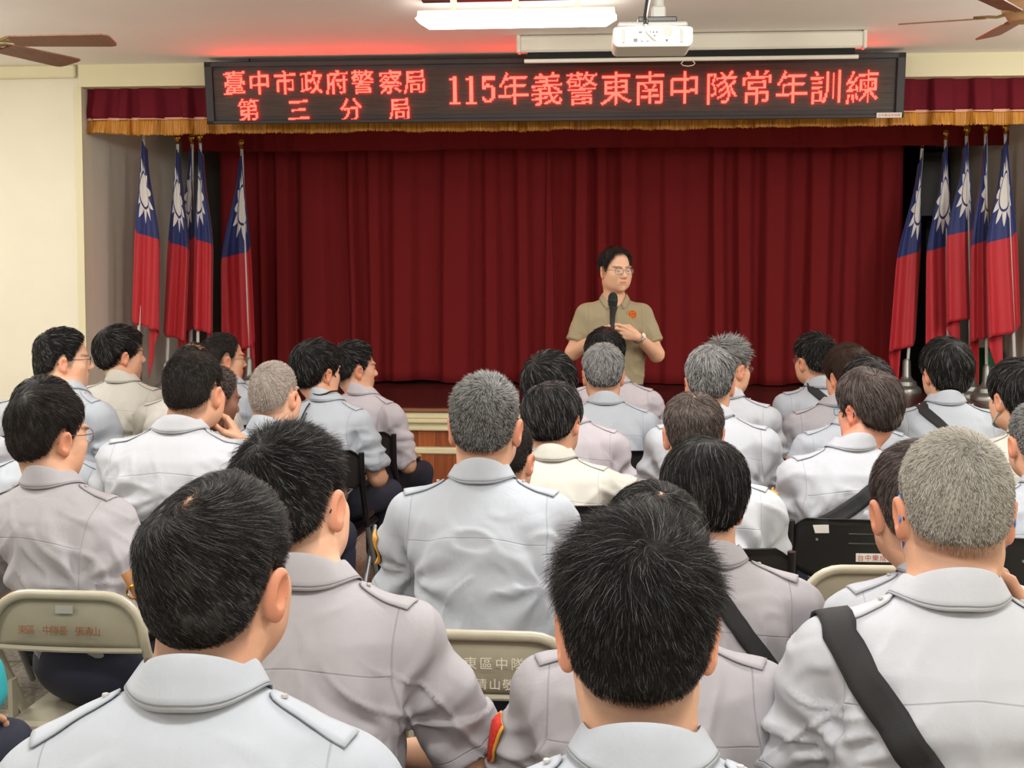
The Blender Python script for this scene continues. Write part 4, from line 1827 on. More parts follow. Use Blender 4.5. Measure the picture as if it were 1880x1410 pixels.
struct('trim_2', MB().box((XL - .012, Y1 - .008, (STAGE + Z_LINT) / 2), (.05, .016, Z_LINT - STAGE)), M_CREAM2)


def zpx(y):
    return CAM_Z - (y - HORIZON) * Y1 / F_PX


# stage apron, from the boards down: edge strip, fascia, rounded moulding, groove, rail, boards, rail, boards
ap = [('trim_3', 751.5, 758, .05, lin((140, 96, 66))), ('trim_4', 758, 770.5, .03, None), ('trim_5', 770.5, 778, .065, None),
      ('trim_6', 784, 792.5, .045, None), ('trim_7', 823, 834.5, .075, None)]
for nme, a, b_, pr, c in ap:
    z0, z1 = zpx(b_), zpx(a)
    m = M_CREAM2 if c is None else mat('worn_stage_edge', c, .5)
    struct(nme, MB().box(((XL + XR) / 2, Y1 - pr / 2 - .03, (z0 + z1) / 2), (XR - XL, pr, z1 - z0), bev=.008), m)
struct('trim_8', MB().box(((XL + XR) / 2, Y1 - .045, (zpx(778) + zpx(784)) / 2), (XR - XL, .03, zpx(778) - zpx(784))), M_CREAM2)
struct('wall_apron_upper', MB().box(((XL + XR) / 2, Y1 - .02, (zpx(792) + zpx(823)) / 2), (XR - XL, .04, zpx(792) - zpx(823))), M_PLANK)
struct('wall_apron_lower', MB().box(((XL + XR) / 2, Y1 - .045, zpx(834) / 2), (XR - XL, .09, zpx(834))), M_PLANK)

# ---------------------------------------------------------------- stage cloths
def velvet(name, c, rough=.85):
    m, nt, b = node_mat(name)
    b.inputs['Base Color'].default_value = (*c, 1)
    b.inputs['Roughness'].default_value = rough
    b.inputs['Sheen Weight'].default_value = .12
    b.inputs['Sheen Tint'].default_value = (*[min(1, v * 4) for v in c], 1)
    b.inputs['Specular IOR Level'].default_value = .15
    tc = nt.nodes.new('ShaderNodeTexCoord')
    n = nt.nodes.new('ShaderNodeTexNoise')
    n.inputs['Scale'].default_value = 260
    nt.links.new(tc.outputs['Object'], n.inputs['Vector'])
    bp = nt.nodes.new('ShaderNodeBump')
    bp.inputs['Strength'].default_value = .25
    bp.inputs['Distance'].default_value = .004
    nt.links.new(n.outputs['Fac'], bp.inputs['Height'])
    nt.links.new(bp.outputs[0], b.inputs['Normal'])
    return m


M_VELVET = velvet('dark_red_velvet', lin((124, 32, 34)))
M_VELVET2 = velvet('maroon_velvet', lin((104, 25, 37)))
M_CORD = mat('pale_pink_cord', lin((226, 170, 150)), .7)


def fringe_material():
    m, nt, b = node_mat('golden_fringe')
    L = nt.links
    tc = nt.nodes.new('ShaderNodeTexCoord')
    mp = nt.nodes.new('ShaderNodeMapping')
    mp.inputs['Scale'].default_value = (150, 20, 1.5)
    L.new(tc.outputs['Object'], mp.inputs[0])
    n = nt.nodes.new('ShaderNodeTexNoise')
    n.inputs['Scale'].default_value = 1
    n.inputs['Detail'].default_value = 3
    L.new(mp.outputs[0], n.inputs['Vector'])
    rp = nt.nodes.new('ShaderNodeValToRGB')
    rp.color_ramp.elements[0].position = .3
    rp.color_ramp.elements[0].color = (*lin((128, 74, 14)), 1)
    rp.color_ramp.elements[1].position = .65
    rp.color_ramp.elements[1].color = (*lin((216, 150, 52)), 1)
    L.new(n.outputs['Fac'], rp.inputs[0])
    L.new(rp.outputs[0], b.inputs['Base Color'])
    bp = nt.nodes.new('ShaderNodeBump')
    bp.inputs['Strength'].default_value = .7
    bp.inputs['Distance'].default_value = .006
    L.new(n.outputs['Fac'], bp.inputs['Height'])
    L.new(bp.outputs[0], b.inputs['Normal'])
    b.inputs['Roughness'].default_value = .55
    return m


M_FRINGE = fringe_material()


def pleats(xs, seed, pitch=.26, depth=.05, sharp=.35):
    """depth of an irregularly gathered cloth along its width"""
    rng = np.random.default_rng(seed)
    kn = [xs[0] - .5]
    while kn[-1] < xs[-1] + .5:
        kn.append(kn[-1] + pitch * rng.uniform(.45, 1.55))
    kn = np.array(kn)
    am = rng.uniform(.45, 1.0, len(kn))
    i = np.clip(np.searchsorted(kn, xs) - 1, 0, len(kn) - 2)
    t = (xs - kn[i]) / (kn[i + 1] - kn[i])
    w = rng.uniform(.35, .7, len(kn))[i]
    prof = sstep(0, .16, t) * (1 - sstep(w, w + sharp * .7, t))
    return depth * prof * am[i]


def cloth(name, x0, x1, y, z0, z1, m, parent=None, seed=1, pitch=.26, depth=.05, nx=700, nz=14, ragged=0.0, sway=.02, hem=None):
    xs = np.linspace(x0, x1, nx)
    zs = np.linspace(0, 1, nz)
    P = pleats(xs, seed, pitch, depth)
    P = np.convolve(np.pad(P, 3, mode='edge'), np.ones(7) / 7, 'valid')
    V = np.zeros((nz, nx, 3))
    rg = np.random.default_rng(seed + 50)
    jag = rg.uniform(-1, 1, nx) * ragged
    for j, t in enumerate(zs):
        ph = vnoise(np.stack([xs * 2.2, np.full(nx, t * 1.3), np.zeros(nx)], 1), seed + 2)
        V[j, :, 0] = xs + sway * ph * t
        V[j, :, 1] = y - P * (.55 + .45 * t) + .012 * ph * t
        zz = z1 + (z0 - z1) * t
        V[j, :, 2] = zz + (.012 * vnoise(np.stack([xs * 3, np.zeros(nx), np.zeros(nx)], 1), seed + 6) + jag) * (t ** 3 if hem is None else hem)
    V = V.reshape(-1, 3)
    j, i = np.meshgrid(np.arange(nz - 1), np.arange(nx - 1), indexing='ij')
    a = (j * nx + i).ravel()
    Fs = np.stack([a, a + nx, a + nx + 1, a + 1], 1)
    o = make_obj(name, V, Fs, m, parent)
    md = o.modifiers.new('thickness', 'SOLIDIFY')
    md.thickness = .004
    return o


XC0, XC1, XCM = on_y(408, 500, Y2).x, on_y(1655, 500, Y2).x, on_y(1011, 500, Y2).x
for (a, b_, sd, lab) in ((XC0, XCM + .03, 11, 'left half of the dark red pleated stage curtain, behind the left flags'),
                         (XCM - .03, XC1, 23, 'right half of the dark red pleated stage curtain, behind the standing speaker')):
    o = cloth('stage_curtain', a, b_, Y2 + (.0 if sd == 11 else .05), STAGE + .018, 2.93, M_VELVET, None, sd, .30, .14, nx=620, nz=26, sway=.035)
    tag(o, lab, 'curtain', 'halves of the stage curtain')
XV0, XV1 = on_y(335, 260, Y2 - .4).x, on_y(1856, 260, Y2 - .4).x
o = cloth('stage_border', XV0, XV1, Y2 - .42, on_y(940, 274, Y2 - .42).z, 2.95, M_VELVET, None, 31, .20, .045, nx=700, nz=8)
tag(o, 'narrow dark red pleated border hanging above the stage curtain', 'curtain')
zc = on_y(940, 211, Y1 + .08).z
zb = on_y(940, 240, Y1 + .08).z
vl = cloth('stage_valance', XL + .012, XR - .012, Y1 + .10, zc, Z_LINT + .02, M_VELVET2, None, 47, .21, .075, nx=2600, nz=8, hem=0)
tag(vl, 'maroon pleated valance with golden fringe along the top of the stage', 'curtain')
cloth('fringe', XL + .012, XR - .012, Y1 + .098, zb, zc, M_FRINGE, vl, 47, .21, .075, nx=2600, nz=6, ragged=.006)
cloth('trim_cord', XL + .012, XR - .012, Y1 + .094, zc - .009, zc + .009, M_CORD, vl, 47, .21, .075, nx=2600, nz=3, hem=0)

# ---------------------------------------------------------------- LED sign
M_LEDBOX = mat('black_sign_case', lin((34, 32, 33)), .45)
M_LEDFACE = mat('dark_led_face', lin((60, 53, 47)), .55, noise=.25, nscale=1.0, bump=.6, bscale=1.0, stretch=(3, 3, 130))
M_LED = mat('lit_red_led', lin((255, 60, 40)), .5, emit=(1.0, .0135, .009), estr=20.0)


def led_cells(text, x0, z0, w, h, n):
    """dot-matrix cells of a line of characters, each character drawn on an n x n matrix in the box w x h at pitch"""
    out = []
    for i, ch in enumerate(text):
        if ch == ' ':
            continue
        bx = x0[i]
        if ch in DIGITS:
            rows = DIGITS[ch]
            cw = h / len(rows)
            for r, row in enumerate(rows):
                for c, k in enumerate(row):
                    if k == '#':
                        out.append((bx + (c - len(row) / 2 + .5) * cw, z0 + h / 2 - (r + .5) * cw, cw))
            continue
        V, T = glyph_tris(ch)
        q = (np.arange(n) + .5) / n
        gx, gz = np.meshgrid(q, q)
        # brush-like slant: strokes climb to the right
        sx = gx * 1.0 - .0
        sz = gz * .98 - .10 - .07 * (gx - .5)
        pts = np.stack([sx.ravel(), sz.ravel()], 1)
        hit = np.zeros(len(pts), bool)
        for dx, dz in (((0, 0), (.006, 0), (-.006, 0), (0, .01)) if n < 24 else ((0, 0),)):
            p = pts + (dx, dz)
            for t in T:
                a, b_, c = V[t]
                d = (b_[1] - c[1]) * (a[0] - c[0]) + (c[0] - b_[0]) * (a[1] - c[1])
                if abs(d) < 1e-12:
                    continue
                l1 = ((b_[1] - c[1]) * (p[:, 0] - c[0]) + (c[0] - b_[0]) * (p[:, 1] - c[1])) / d
                l2 = ((c[1] - a[1]) * (p[:, 0] - c[0]) + (a[0] - c[0]) * (p[:, 1] - c[1])) / d
                hit |= (l1 >= 0) & (l2 >= 0) & (l1 + l2 <= 1)
        for k in np.nonzero(hit)[0]:
            out.append((bx + (gx.ravel()[k] - .5) * w, z0 + (gz.ravel()[k] - .5) * h, w / n))
    return out


DIGITS = {
    '1': ["...##..", ".####..", "...##..", "...##..", "...##..", "...##..", "...##..", "...##..", "...##..", "...##..", "...##..", "...##..", "...##..", "...##..", ".######"],
    '5': [".#######", ".#######", ".##.....", ".#......", ".#.##...", ".######.", ".##...##", "......##", "......##", "......##", "......##", ".#....##", ".##..##.", "..####..", "........"],
}


def led_sign():
    YS = Y1 - .22
    a, b_ = on_y(379, 172, YS), on_y(1660, 155, YS)
    cx, w = (a.x + b_.x) / 2, b_.x - a.x
    ztop, zbot = on_y(1018, 106, YS).z, on_y(1018, 222, YS).z
    h = ztop - zbot
    root = empty('led_sign', (cx, YS, (ztop + zbot) / 2))
    root.rotation_euler = (R(7), 0, 0)
    tag(root, 'long black LED message sign with glowing red characters hung above the stage', 'sign')
    MB().box((0, .06, 0), (w, .12, h), bev=.006).build('case', M_LEDBOX, root, smooth=False)
    fw, fh = w - .12, h - .11
    MB().box((-.005, -.003, -.002), (fw, .008, fh)).build('display', M_LEDFACE, root, smooth=False)
    fr = MB()
    for (x, z, dx, dz) in ((0, h / 2 - .018, w, .036), (0, -h / 2 + .013, w, .026), (-w / 2 + .026, 0, .052, h), (w / 2 - .026, 0, .052, h)):
        fr.box((x, -.012, z), (dx, .026, dz), bev=.004)
    fr.build('frame', M_LEDBOX, root, smooth=False)

    def lx(px):
        return on_y(px, 165, YS).x - cx

    def lz(px, py):
        return on_y(px, py, YS).z - (ztop + zbot) / 2
    pxm = (on_y(1000, 165, YS) - on_y(900, 165, YS)).x / 100
    mats = []
    lines = (("臺中市政府警察局", [432, 478, 525, 573, 620, 667, 718, 763], 146, 45, 45, 20),
             ("第三分局", [456, 548, 644, 734], 196, 44, 44, 20),
             ("115", [834, 864, 896], 162, 30, 50, 15),
             ("年義警東南中隊常年訓練", [943, 1004, 1068, 1131, 1193, 1257, 1324, 1389, 1453, 1516, 1582], 160, 60, 62, 26))
    for txt, xs, py, wp, hp, n in lines:
        mb = MB()
        for k, ch in enumerate(txt):
            pyk = py - (xs[k] - 1000) * .006 + (2 if ch not in '115' else 3)
            for (x, z, c) in led_cells(ch, [lx(xs[k])], lz(xs[k], pyk), wp * pxm, hp * pxm, n):
                c *= .5
                mb.add([(x - c, -.017, z - c), (x + c, -.017, z - c), (x + c, -.017, z + c), (x - c, -.017, z + c)], [(0, 1, 2, 3)])
        mb.build('lettering', M_LED, root, smooth=False)
    # donor sticker at the lower right
    st = MB().box((lx(1633), -.027, -h / 2 + .018), (44 * pxm, .002, 9 * pxm)).build('sticker', M_LABEL, root, smooth=False)
    writing('台中樂成宮捐贈', 5.4 * pxm, Matrix.Translation((lx(1633), -.0285, -h / 2 + .018)), 'lettering', M_TXT_RED, st, adv=1.05)
    for px in (450, 1000, 1560):
        MB().box((lx(px), .07, h / 2 + .03), (.04, .03, .09)).build('hanger_bracket', M_LEDBOX, root, smooth=False)


led_sign()

# ---------------------------------------------------------------- projection screen, projector, ceiling light, fans
M_WHITE = mat('white_enamel', lin((226, 222, 208)), .4)
M_OFFWHITE = mat('offwhite_plastic', lin((228, 226, 212)), .45)
M_GREYP = mat('light_grey_plastic', lin((170, 168, 160)), .5)
M_DARKG = mat('dark_grey_metal', lin((58, 56, 54)), .4, .5)
M_SCREENB = mat('black_screen_border', lin((16, 15, 15)), .8)


def projection_screen():
    Y = 7.72
    a, b_ = on_y(954, 85, Y), on_y(1585, 75, Y)
    cx, w = (a.x + b_.x) / 2, b_.x - a.x
    root = empty('projection_screen', (cx, Y, CEIL))
    tag(root, 'white roll-down projection screen case fixed under the ceiling before the LED sign', 'screen')
    zt = CEIL - .005
    zb = on_y(1268, 93, Y).z
    MB().box((0, 0, (zt + zb) / 2 - CEIL), (w, .075, zt - zb), bev=.012).build('case', M_WHITE, root, smooth=False)
    for s in (-1, 1):
        MB().box((s * (w / 2 + .004), 0, (zt + zb) / 2 - CEIL), (.022, .085, zt - zb + .008), bev=.006).build('end_cap', M_WHITE, root, smooth=False)
    zs = on_y(1268, 107, Y).z
    w2 = (on_y(1568, 100, Y) - on_y(968, 100, Y)).x
    MB().box((-.0, -.01, (zb + zs) / 2 - CEIL), (w2, .002, zb - zs + .01)).build('screen_cloth', M_SCREENB, root, smooth=False)
    MB().tube([(-w2 / 2 - .02, -.012, zs - CEIL - .006), (w2 / 2 + .02, -.012, zs - CEIL - .006)], .013, 12).build('bottom_bar', M_WHITE, root)
    xr = on_y(1263, 115, Y).x - cx
    pts = [(xr - .028, -.012, zs - CEIL - .018), (xr - .042, -.012, zs - CEIL - .032), (xr - .030, -.012, zs - CEIL - .044), (xr, -.012, zs - CEIL - .049), (xr + .030, -.012, zs - CEIL - .044), (xr + .042, -.012, zs - CEIL - .032), (xr + .028, -.012, zs - CEIL - .018)]
    MB().tube(pts, .0028, 6).build('pull_handle', M_WHITE, root)


projection_screen()


def projector():
    d = 4.95
    a, b_ = at_depth(1126, 66, d), at_depth(1272, 66, d)
    w = (b_ - a).length
    c = (a + b_) / 2
    root = empty('projector', c, R(YAW - 3))
    tag(root, 'white ceiling projector with its connector panel towards the room', 'projector')
    h = .083
    # body: rounded block with a chamfered belly
    prof = []
    for (x, z) in ((-.5, -.26), (-.485, -.40), (-.45, -.5), (.45, -.5), (.485, -.40), (.5, -.26), (.5, .38), (.47, .44), (.2, .5), (-.2, .5), (-.47, .44), (-.5, .38)):
        prof.append((x * w, z * h))
    o = MB().prism(prof, 0, .24).build('body', M_OFFWHITE, root, smooth=False)
    fix_normals(o)
    md = o.modifiers.new('bevel', 'BEVEL')
    md.width = .006
    md.segments = 2
    MB().box((0, .12, .5 * h + .008), (w * .88, .20, .022), bev=.006).build('top_cover', M_GREYP, root, smooth=False)
    MB().box((.0, -.0015, -.004), (w * .60, .004, h * .60)).build('connector_panel', M_WHITE, root, smooth=False)
    x0 = -w / 2
    for (x, z, dx, dz) in ((.28, -.20, .05, .15), (.34, .17, .04, .06), (.36, -.25, .03, .04), (.43, -.25, .03, .04), (.50, .0, .06, .06), (.67, -.22, .025, .10)):
        MB().box((x0 + x * w, -.005, z * h), (dx * w, .005, dz * h)).build('socket', M_BLACK, root, smooth=False)
    for k in range(4):
        MB().lathe([(.0035, -.003), (.0035, .003)], (x0 + (.42 + .042 * k) * w, -.005, .17 * h), 10, 'y').build('socket', M_DARKG, root)
    MB().lathe([(.0195, -.004), (.0195, .001), (.015, .0015)], (x0 + .68 * w, -.003, .20 * h), 24, 'y').build('loudspeaker_grille', M_GREYP, root)
    for x in (.13, .855):
        MB().box((x0 + x * w, -.003, .0), (.034 * w, .006, h * .66), bev=.002).build('side_vent', M_GREYP, root, smooth=False)
    # mount
    tz = .5 * h + .018
    MB().box((.02, .12, tz + .014), (.155, .16, .022), bev=.004).build('mount_plate', M_DARKG, root, smooth=False)
    MB().box((.028, .12, tz + .05), (.055, .06, .055), bev=.006).build('mount_joint', M_GREYP, root, smooth=False)
    MB().tube([(.03, .12, tz + .06), (.03, .12, CEIL - c.z)], .02, 14).build('mount_pole', M_GREYP, root)
    MB().lathe([(.06, 0), (.06, .012)], (.03, .12, CEIL - c.z - .012), 20).build('ceiling_plate', M_GREYP, root)
    cab = [(.012, .05, CEIL - c.z - .02), (-.004, .02, .30), (-.012, -.012, .16), (-.030, -.022, .075), (-.032, -.026, .045), (-.022, -.022, .012), (.0, -.020, -.010), (.012, -.014, -.018)]
    t = MB().tube(cab, .006, 8).build('signal_cable', M_OFFWHITE, root)
    cab2 = [(x - .004 + .006 * sin(i * 2.1), y - .004, z + .0) for i, (x, y, z) in enumerate(cab[:5])]
    MB().tube(cab2, .0065, 8).build('power_cable', M_BLACK, root)
    MB().box((-.030, -.026, .050), (.020, .016, .018), bev=.003).build('cable_clip', M_BLACK, root, smooth=False)


projector()
M_TUBE = mat('lit_fluorescent_diffuser', (1, 1, 1), .5, emit=(1.0, .97, .90), estr=14.0)


def ceiling_light():
    d = 6.55
    a, b_ = at_depth(762, 38, d), at_depth(1132, 32, d)
    w = (b_ - a).x
    c = (a + b_) / 2
    root = empty('ceiling_light', (c.x, c.y, CEIL), R(-.6))
    tag(root, 'lit white fluorescent ceiling light left of the projector', 'light')
    z = c.z - CEIL
    MB().box((0, .02, z + .030), (w * .985, .11, .038), bev=.004).build('housing', M_WHITE, root, smooth=False)
    o = MB().prism([(-w / 2, .004), (-w / 2 + .055, -.030), (w / 2 - .055, -.030), (w / 2, .004), (w / 2 - .01, .012), (-w / 2 + .01, .012)], -.05, .09).build('diffuser', M_TUBE, root, smooth=False)
    fix_normals(o)
    o.location = (0, 0, z)
    for x in (-.31, .0, .31):
        MB().box((x * w, -.02, z / 2 + .03), (.034, .012, abs(z) - .02)).build('bracket', M_WHITE, root, smooth=False)
    MB().box((0, .03, -.006), (w * .95, .05, .012)).build('mounting_rail', M_DARKG, root, smooth=False)


ceiling_light()
M_FANWOOD = mat('brown_fan_blade', lin((134, 86, 58)), .45, noise=.2, nscale=3, stretch=(30, 3, 3))
M_FANWOOD2 = mat('tan_fan_motor', lin((178, 138, 96)), .45, noise=.15, nscale=6, stretch=(3, 3, 30))
M_BRASS = mat('antique_brass', lin((160, 138, 92)), .3, .8)


def ceiling_fan(px, py, d, ang, label, rad=.60):
    c = at_depth(px, py, d)
    root = empty('ceiling_fan', (c.x, c.y, c.z))
    tag(root, label, 'fan', 'ceiling fans')
    MB().lathe([(.03, -.065), (.07, -.06), (.085, -.03), (.10, -.02), (.105, .01), (.10, .02), (.10, .10), (.09, .115), (.04, .13)], (0, 0, 0), 28).build('motor_housing', M_FANWOOD2, root)
    MB().tube([(0, 0, .12), (0, 0, CEIL - c.z)], .014, 12).build('down_rod', M_BRASS, root)
    MB().lathe([(.075, 0), (.07, -.03), (.03, -.06)], (0, 0, CEIL - c.z), 24).build('ceiling_canopy', M_FANWOOD2, root)
    for k in range(5):
        a = R(ang + 72 * k)
        M = Matrix.Rotation(a, 4, 'Z') @ Matrix.Rotation(R(-11), 4, 'X')
        out = [(.17, -.048), (.19, -.056), (rad - .03, -.066), (rad - .008, -.058), (rad, -.035), (rad, .035), (rad - .008, .058), (rad - .03, .066), (.19, .056), (.17, .048)]
        mb = MB()
        V = [M @ Vector((x, y, -.030)) for x, y in out] + [M @ Vector((x, y, -.036)) for x, y in out]
        n = len(out)
        mb.add(V, [tuple(range(n)), tuple(range(n, 2 * n))[::-1]] + [(i, n + i, n + (i + 1) % n, (i + 1) % n) for i in range(n)])
        b = fix_normals(mb.build('blade', M_FANWOOD, root, smooth=False))
        ir = MB()
        ir.tube([M @ Vector(q) for q in ((.085, 0, -.022), (.12, 0, -.030), (.16, .022, -.026), (.20, .026, -.026), (.22, .0, -.026))], .007, 8)
        ir.tube([M @ Vector(q) for q in ((.12, 0, -.030), (.16, -.022, -.026), (.20, -.026, -.026), (.22, .0, -.026))], .007, 8)
        ir.build('blade_iron', M_BRASS, b)


ceiling_fan(-52, 62, 5.2, 2, 'brown ceiling fan on the left, its long blade pointing at the LED sign')
ceiling_fan(1882, 16, 5.8, 164, 'brown ceiling fan on the right with a tan wooden motor housing', .56)

# ---------------------------------------------------------------- flags
def flag_material():
    m, nt, b = node_mat('flag_cloth')
    L = nt.links

    def mth(op, a, b_=None, clamp=False):
        n = nt.nodes.new('ShaderNodeMath')
        n.operation = op
        n.use_clamp = clamp
        for i, v in enumerate((a, b_)):
            if v is None:
                continue
            if isinstance(v, (int, float)):
                n.inputs[i].default_value = v
            else:
                L.new(v, n.inputs[i])
        return n.outputs[0]
    fs = nt.nodes.new('ShaderNodeAttribute')
    fs.attribute_name = 'fly'
    ho = nt.nodes.new('ShaderNodeAttribute')
    ho.attribute_name = 'hoist'
    s, h = fs.outputs['Fac'], ho.outputs['Fac']
    dx = mth('MULTIPLY', mth('SUBTRACT', s, .25), 1.5)
    dy = mth('SUBTRACT', h, .25)
    r = mth('SQRT', mth('ADD', mth('MULTIPLY', dx, dx), mth('MULTIPLY', dy, dy)))
    an = mth('ARCTAN2', dy, dx)
    fr = mth('FRACT', mth('ADD', mth('MULTIPLY', an, 12 / (2 * pi)), .5))
    da = mth('ABSOLUTE', mth('SUBTRACT', fr, .5))
    lim = mth('MULTIPLY', mth('SUBTRACT', .1875, r), .5 / .0795)
    rays = mth('MULTIPLY', mth('LESS_THAN', da, lim), mth('GREATER_THAN', r, .108))
    sun = mth('ADD', rays, mth('LESS_THAN', r, .094), True)
    canton = mth('MULTIPLY', mth('LESS_THAN', s, .5), mth('LESS_THAN', h, .5))
    m1 = nt.nodes.new('ShaderNodeMix')
    m1.data_type = 'RGBA'
    L.new(canton, m1.inputs[0])
    m1.inputs[6].default_value = (*lin((186, 28, 40)), 1)
    m1.inputs[7].default_value = (*lin((30, 42, 104)), 1)
    m2 = nt.nodes.new('ShaderNodeMix')
    m2.data_type = 'RGBA'
    L.new(mth('MULTIPLY', sun, canton), m2.inputs[0])
    L.new(m1.outputs[2], m2.inputs[6])
    m2.inputs[7].default_value = (*lin((226, 220, 214)), 1)
    L.new(m2.outputs[2], b.inputs['Base Color'])
    b.inputs['Roughness'].default_value = .6
    b.inputs['Sheen Weight'].default_value = .15
    return m


M_FLAG = flag_material()
M_POLE = mat('white_flag_pole', lin((206, 204, 200)), .4)
M_FINIAL = mat('polished_brass', lin((190, 140, 60)), .2, 1.0)
M_STAND = mat('pewter_stand', lin((150, 150, 144)), .35, .7)


def flag(top, base_x, d, side, seed, label, Wd=.19, H=1.3, sf=.5, k=.30, rot=0, tuck=.5):
    """a limp flag on a pole in a stand; TOP pixel of the pole head, BASE_X pixel of its foot, d distance"""
    T = at_depth(top[0], top[1], d)
    r = ray(base_x, 700)
    Bp = at_depth(base_x, 700, d)
    Bp = Vector((Bp.x, Bp.y, STAGE))
    T.y = Bp.y + (T.y - Bp.y) * .5
    root = empty('flag', Bp)
    tag(root, label, 'flag', 'red flags with a blue canton standing on the stage')
    tp = T - Bp
    MB().tube([(0, 0, .05), tp], .0125, 12).build('pole', M_POLE, root)
    f = MB().lathe([(.009, -.02), (.016, -.012), (.012, .0), (.022, .012), (.030, .028), (.030, .040), (.022, .055), (.008, .064)], (tp.x, tp.y, tp.z), 18)
    f.build('finial', M_FINIAL, root)
    MB().lathe([(.115, 0), (.115, .025), (.105, .04), (.080, .055), (.075, .085), (.05, .10), (.034, .13), (.030, .24), (.020, .26)], (0, 0, 0), 28).build('stand', M_STAND, root)
    ns, nh = 90, 60
    S = H * 1.5
    rng = np.random.default_rng(seed)
    s = np.linspace(0, 1, ns)[:, None]
    h = np.linspace(0, 1, nh)[None, :]
    wid = Wd * (.10 + .90 * sstep(0, .60, h + .10 * s)) * (1 + .18 * h)
    f0, f1 = sf - .37, sf - .185          # the part of the fly that lies open to the front
    t = np.where(s < f0, .12 * s / max(f0, .01), np.where(s < f1, .12 + .88 * (s - f0) / (f1 - f0), 1 - (s - f1) / (1 - f1) * (1 - tuck)))
    sf = f1
    lay = np.where(s < sf, 0, sstep(sf, sf + .12, s))
    x = side * wid * (t - .22)
    pw = np.sin(t * 2 * pi * rng.uniform(1.0, 1.6) + rng.uniform(0, 6) + h * .8) * .7 + .35 * np.sin(t * 2 * pi * rng.uniform(2.4, 3.2) + h * 1.5 + rng.uniform(0, 6))
    y = -.022 - .028 * pw * (.25 + h) + lay * .075
    z = tp.z - .03 - h * H * (1 + .0 * s) - k * S * (s ** 1.15) * (.35 + .65 * sstep(0, .4, h + .25)) * np.where(s < sf, .55, .55 + .45 * sstep(sf, 1, s))
    zr = (z - 0) / tp.z
    X = tp.x * np.clip(zr, 0, 1) + x + 0 * h
    Y = tp.y * np.clip(zr, 0, 1) + y
    if rot:
        dx_, dy_ = x * cos(rot) - (y) * sin(rot), x * sin(rot) + y * cos(rot)
        X, Y = tp.x * np.clip(zr, 0, 1) + dx_, tp.y * np.clip(zr, 0, 1) + dy_
    V = np.stack([X, Y, z], 2).reshape(-1, 3)
    i, j = np.meshgrid(np.arange(ns - 1), np.arange(nh - 1), indexing='ij')
    a = (i * nh + j).ravel()
    Fs = np.stack([a, a + nh, a + nh + 1, a + 1], 1)
    o = make_obj('cloth', V, Fs, M_FLAG, root)
    float_attr(o.data, 'fly', np.broadcast_to(s, (ns, nh)).ravel())
    float_attr(o.data, 'hoist', np.broadcast_to(h, (ns, nh)).ravel())
    md = o.modifiers.new('thickness', 'SOLIDIFY')
    md.thickness = .003


flag((269, 246), 252, 9.25, 1, 3, 'leftmost flag by the cream stage wall, its red tail hanging lowest', Wd=.17, H=1.34, sf=.55, k=.22)
flag((331, 262), 304, 9.45, 1, 5, 'second flag from the left, pole leaning, half of its white sun showing', Wd=.15, H=1.40, sf=.52, k=.18)
flag((357, 262), 350, 9.7, -1, 8, 'third flag from the left, its sun pressed against its neighbour', Wd=.12, H=1.40, sf=.56, k=.12)
flag((372, 260), 362, 9.5, 1, 13, 'fourth flag from the left, white pole in front of its cloth', Wd=.13, H=1.36, sf=.6, k=.16)
flag((447, 271), 458, 9.9, -1, 21, 'flag standing alone against the left edge of the dark red curtain', Wd=.22, H=1.50, sf=.6, k=.2, tuck=.1)
flag((1690, 270), 1664, 9.75, -1, 34, 'flag nearest the curtain on the right of the stage, beside the dark wing', Wd=.17, H=1.46, sf=.6, k=.24)
flag((1733, 254), 1742, 9.55, -1, 44, 'second flag from the curtain on the right, behind the man with the diagonal strap', Wd=.19, H=1.50, sf=.56, k=.2)
flag((1771, 247), 1784, 9.35, -1, 52, 'middle flag of the right group, white pole bare below its cloth', Wd=.19, H=1.30, sf=.58, k=.2)
flag((1806, 243), 1812, 9.2, -1, 61, 'flag overlapped by the rightmost flag on the stage', Wd=.13, H=1.42, sf=.62, k=.2)
flag((1842, 243), 1866, 9.0, -1, 77, 'rightmost flag, in front of the pale stage wall', Wd=.20, H=1.36, sf=.55, k=.24)

# things in the dark wing on the right of the stage
c = at_depth(1712, 340, 11.2)
root = empty('loudspeaker', c, R(-14))
tag(root, 'black loudspeaker hanging in the dark wing behind the right flags', 'loudspeaker')
MB().box((0, 0, 0), (.26, .26, .62), bev=.03).build('cabinet', M_BLACK, root, smooth=False)
MB().box((0, -.132, -.02), (.21, .01, .52), bev=.004).build('grille', M_DARKG, root, smooth=False)
MB().box((0, .10, .45), (.05, .05, CEIL - c.z - .3)).build('bracket', M_DARKG, root, smooth=False)
c = at_depth(1813, 700, 9.75)
o = MB().box((c.x, c.y, STAGE + .17), (.10, .30, .34), bev=.01).build('storage_crate', mat('green_plastic', lin((22, 104, 62)), .5), smooth=False)
tag(o, 'green crate on the stage floor between the right flag stands', 'crate')
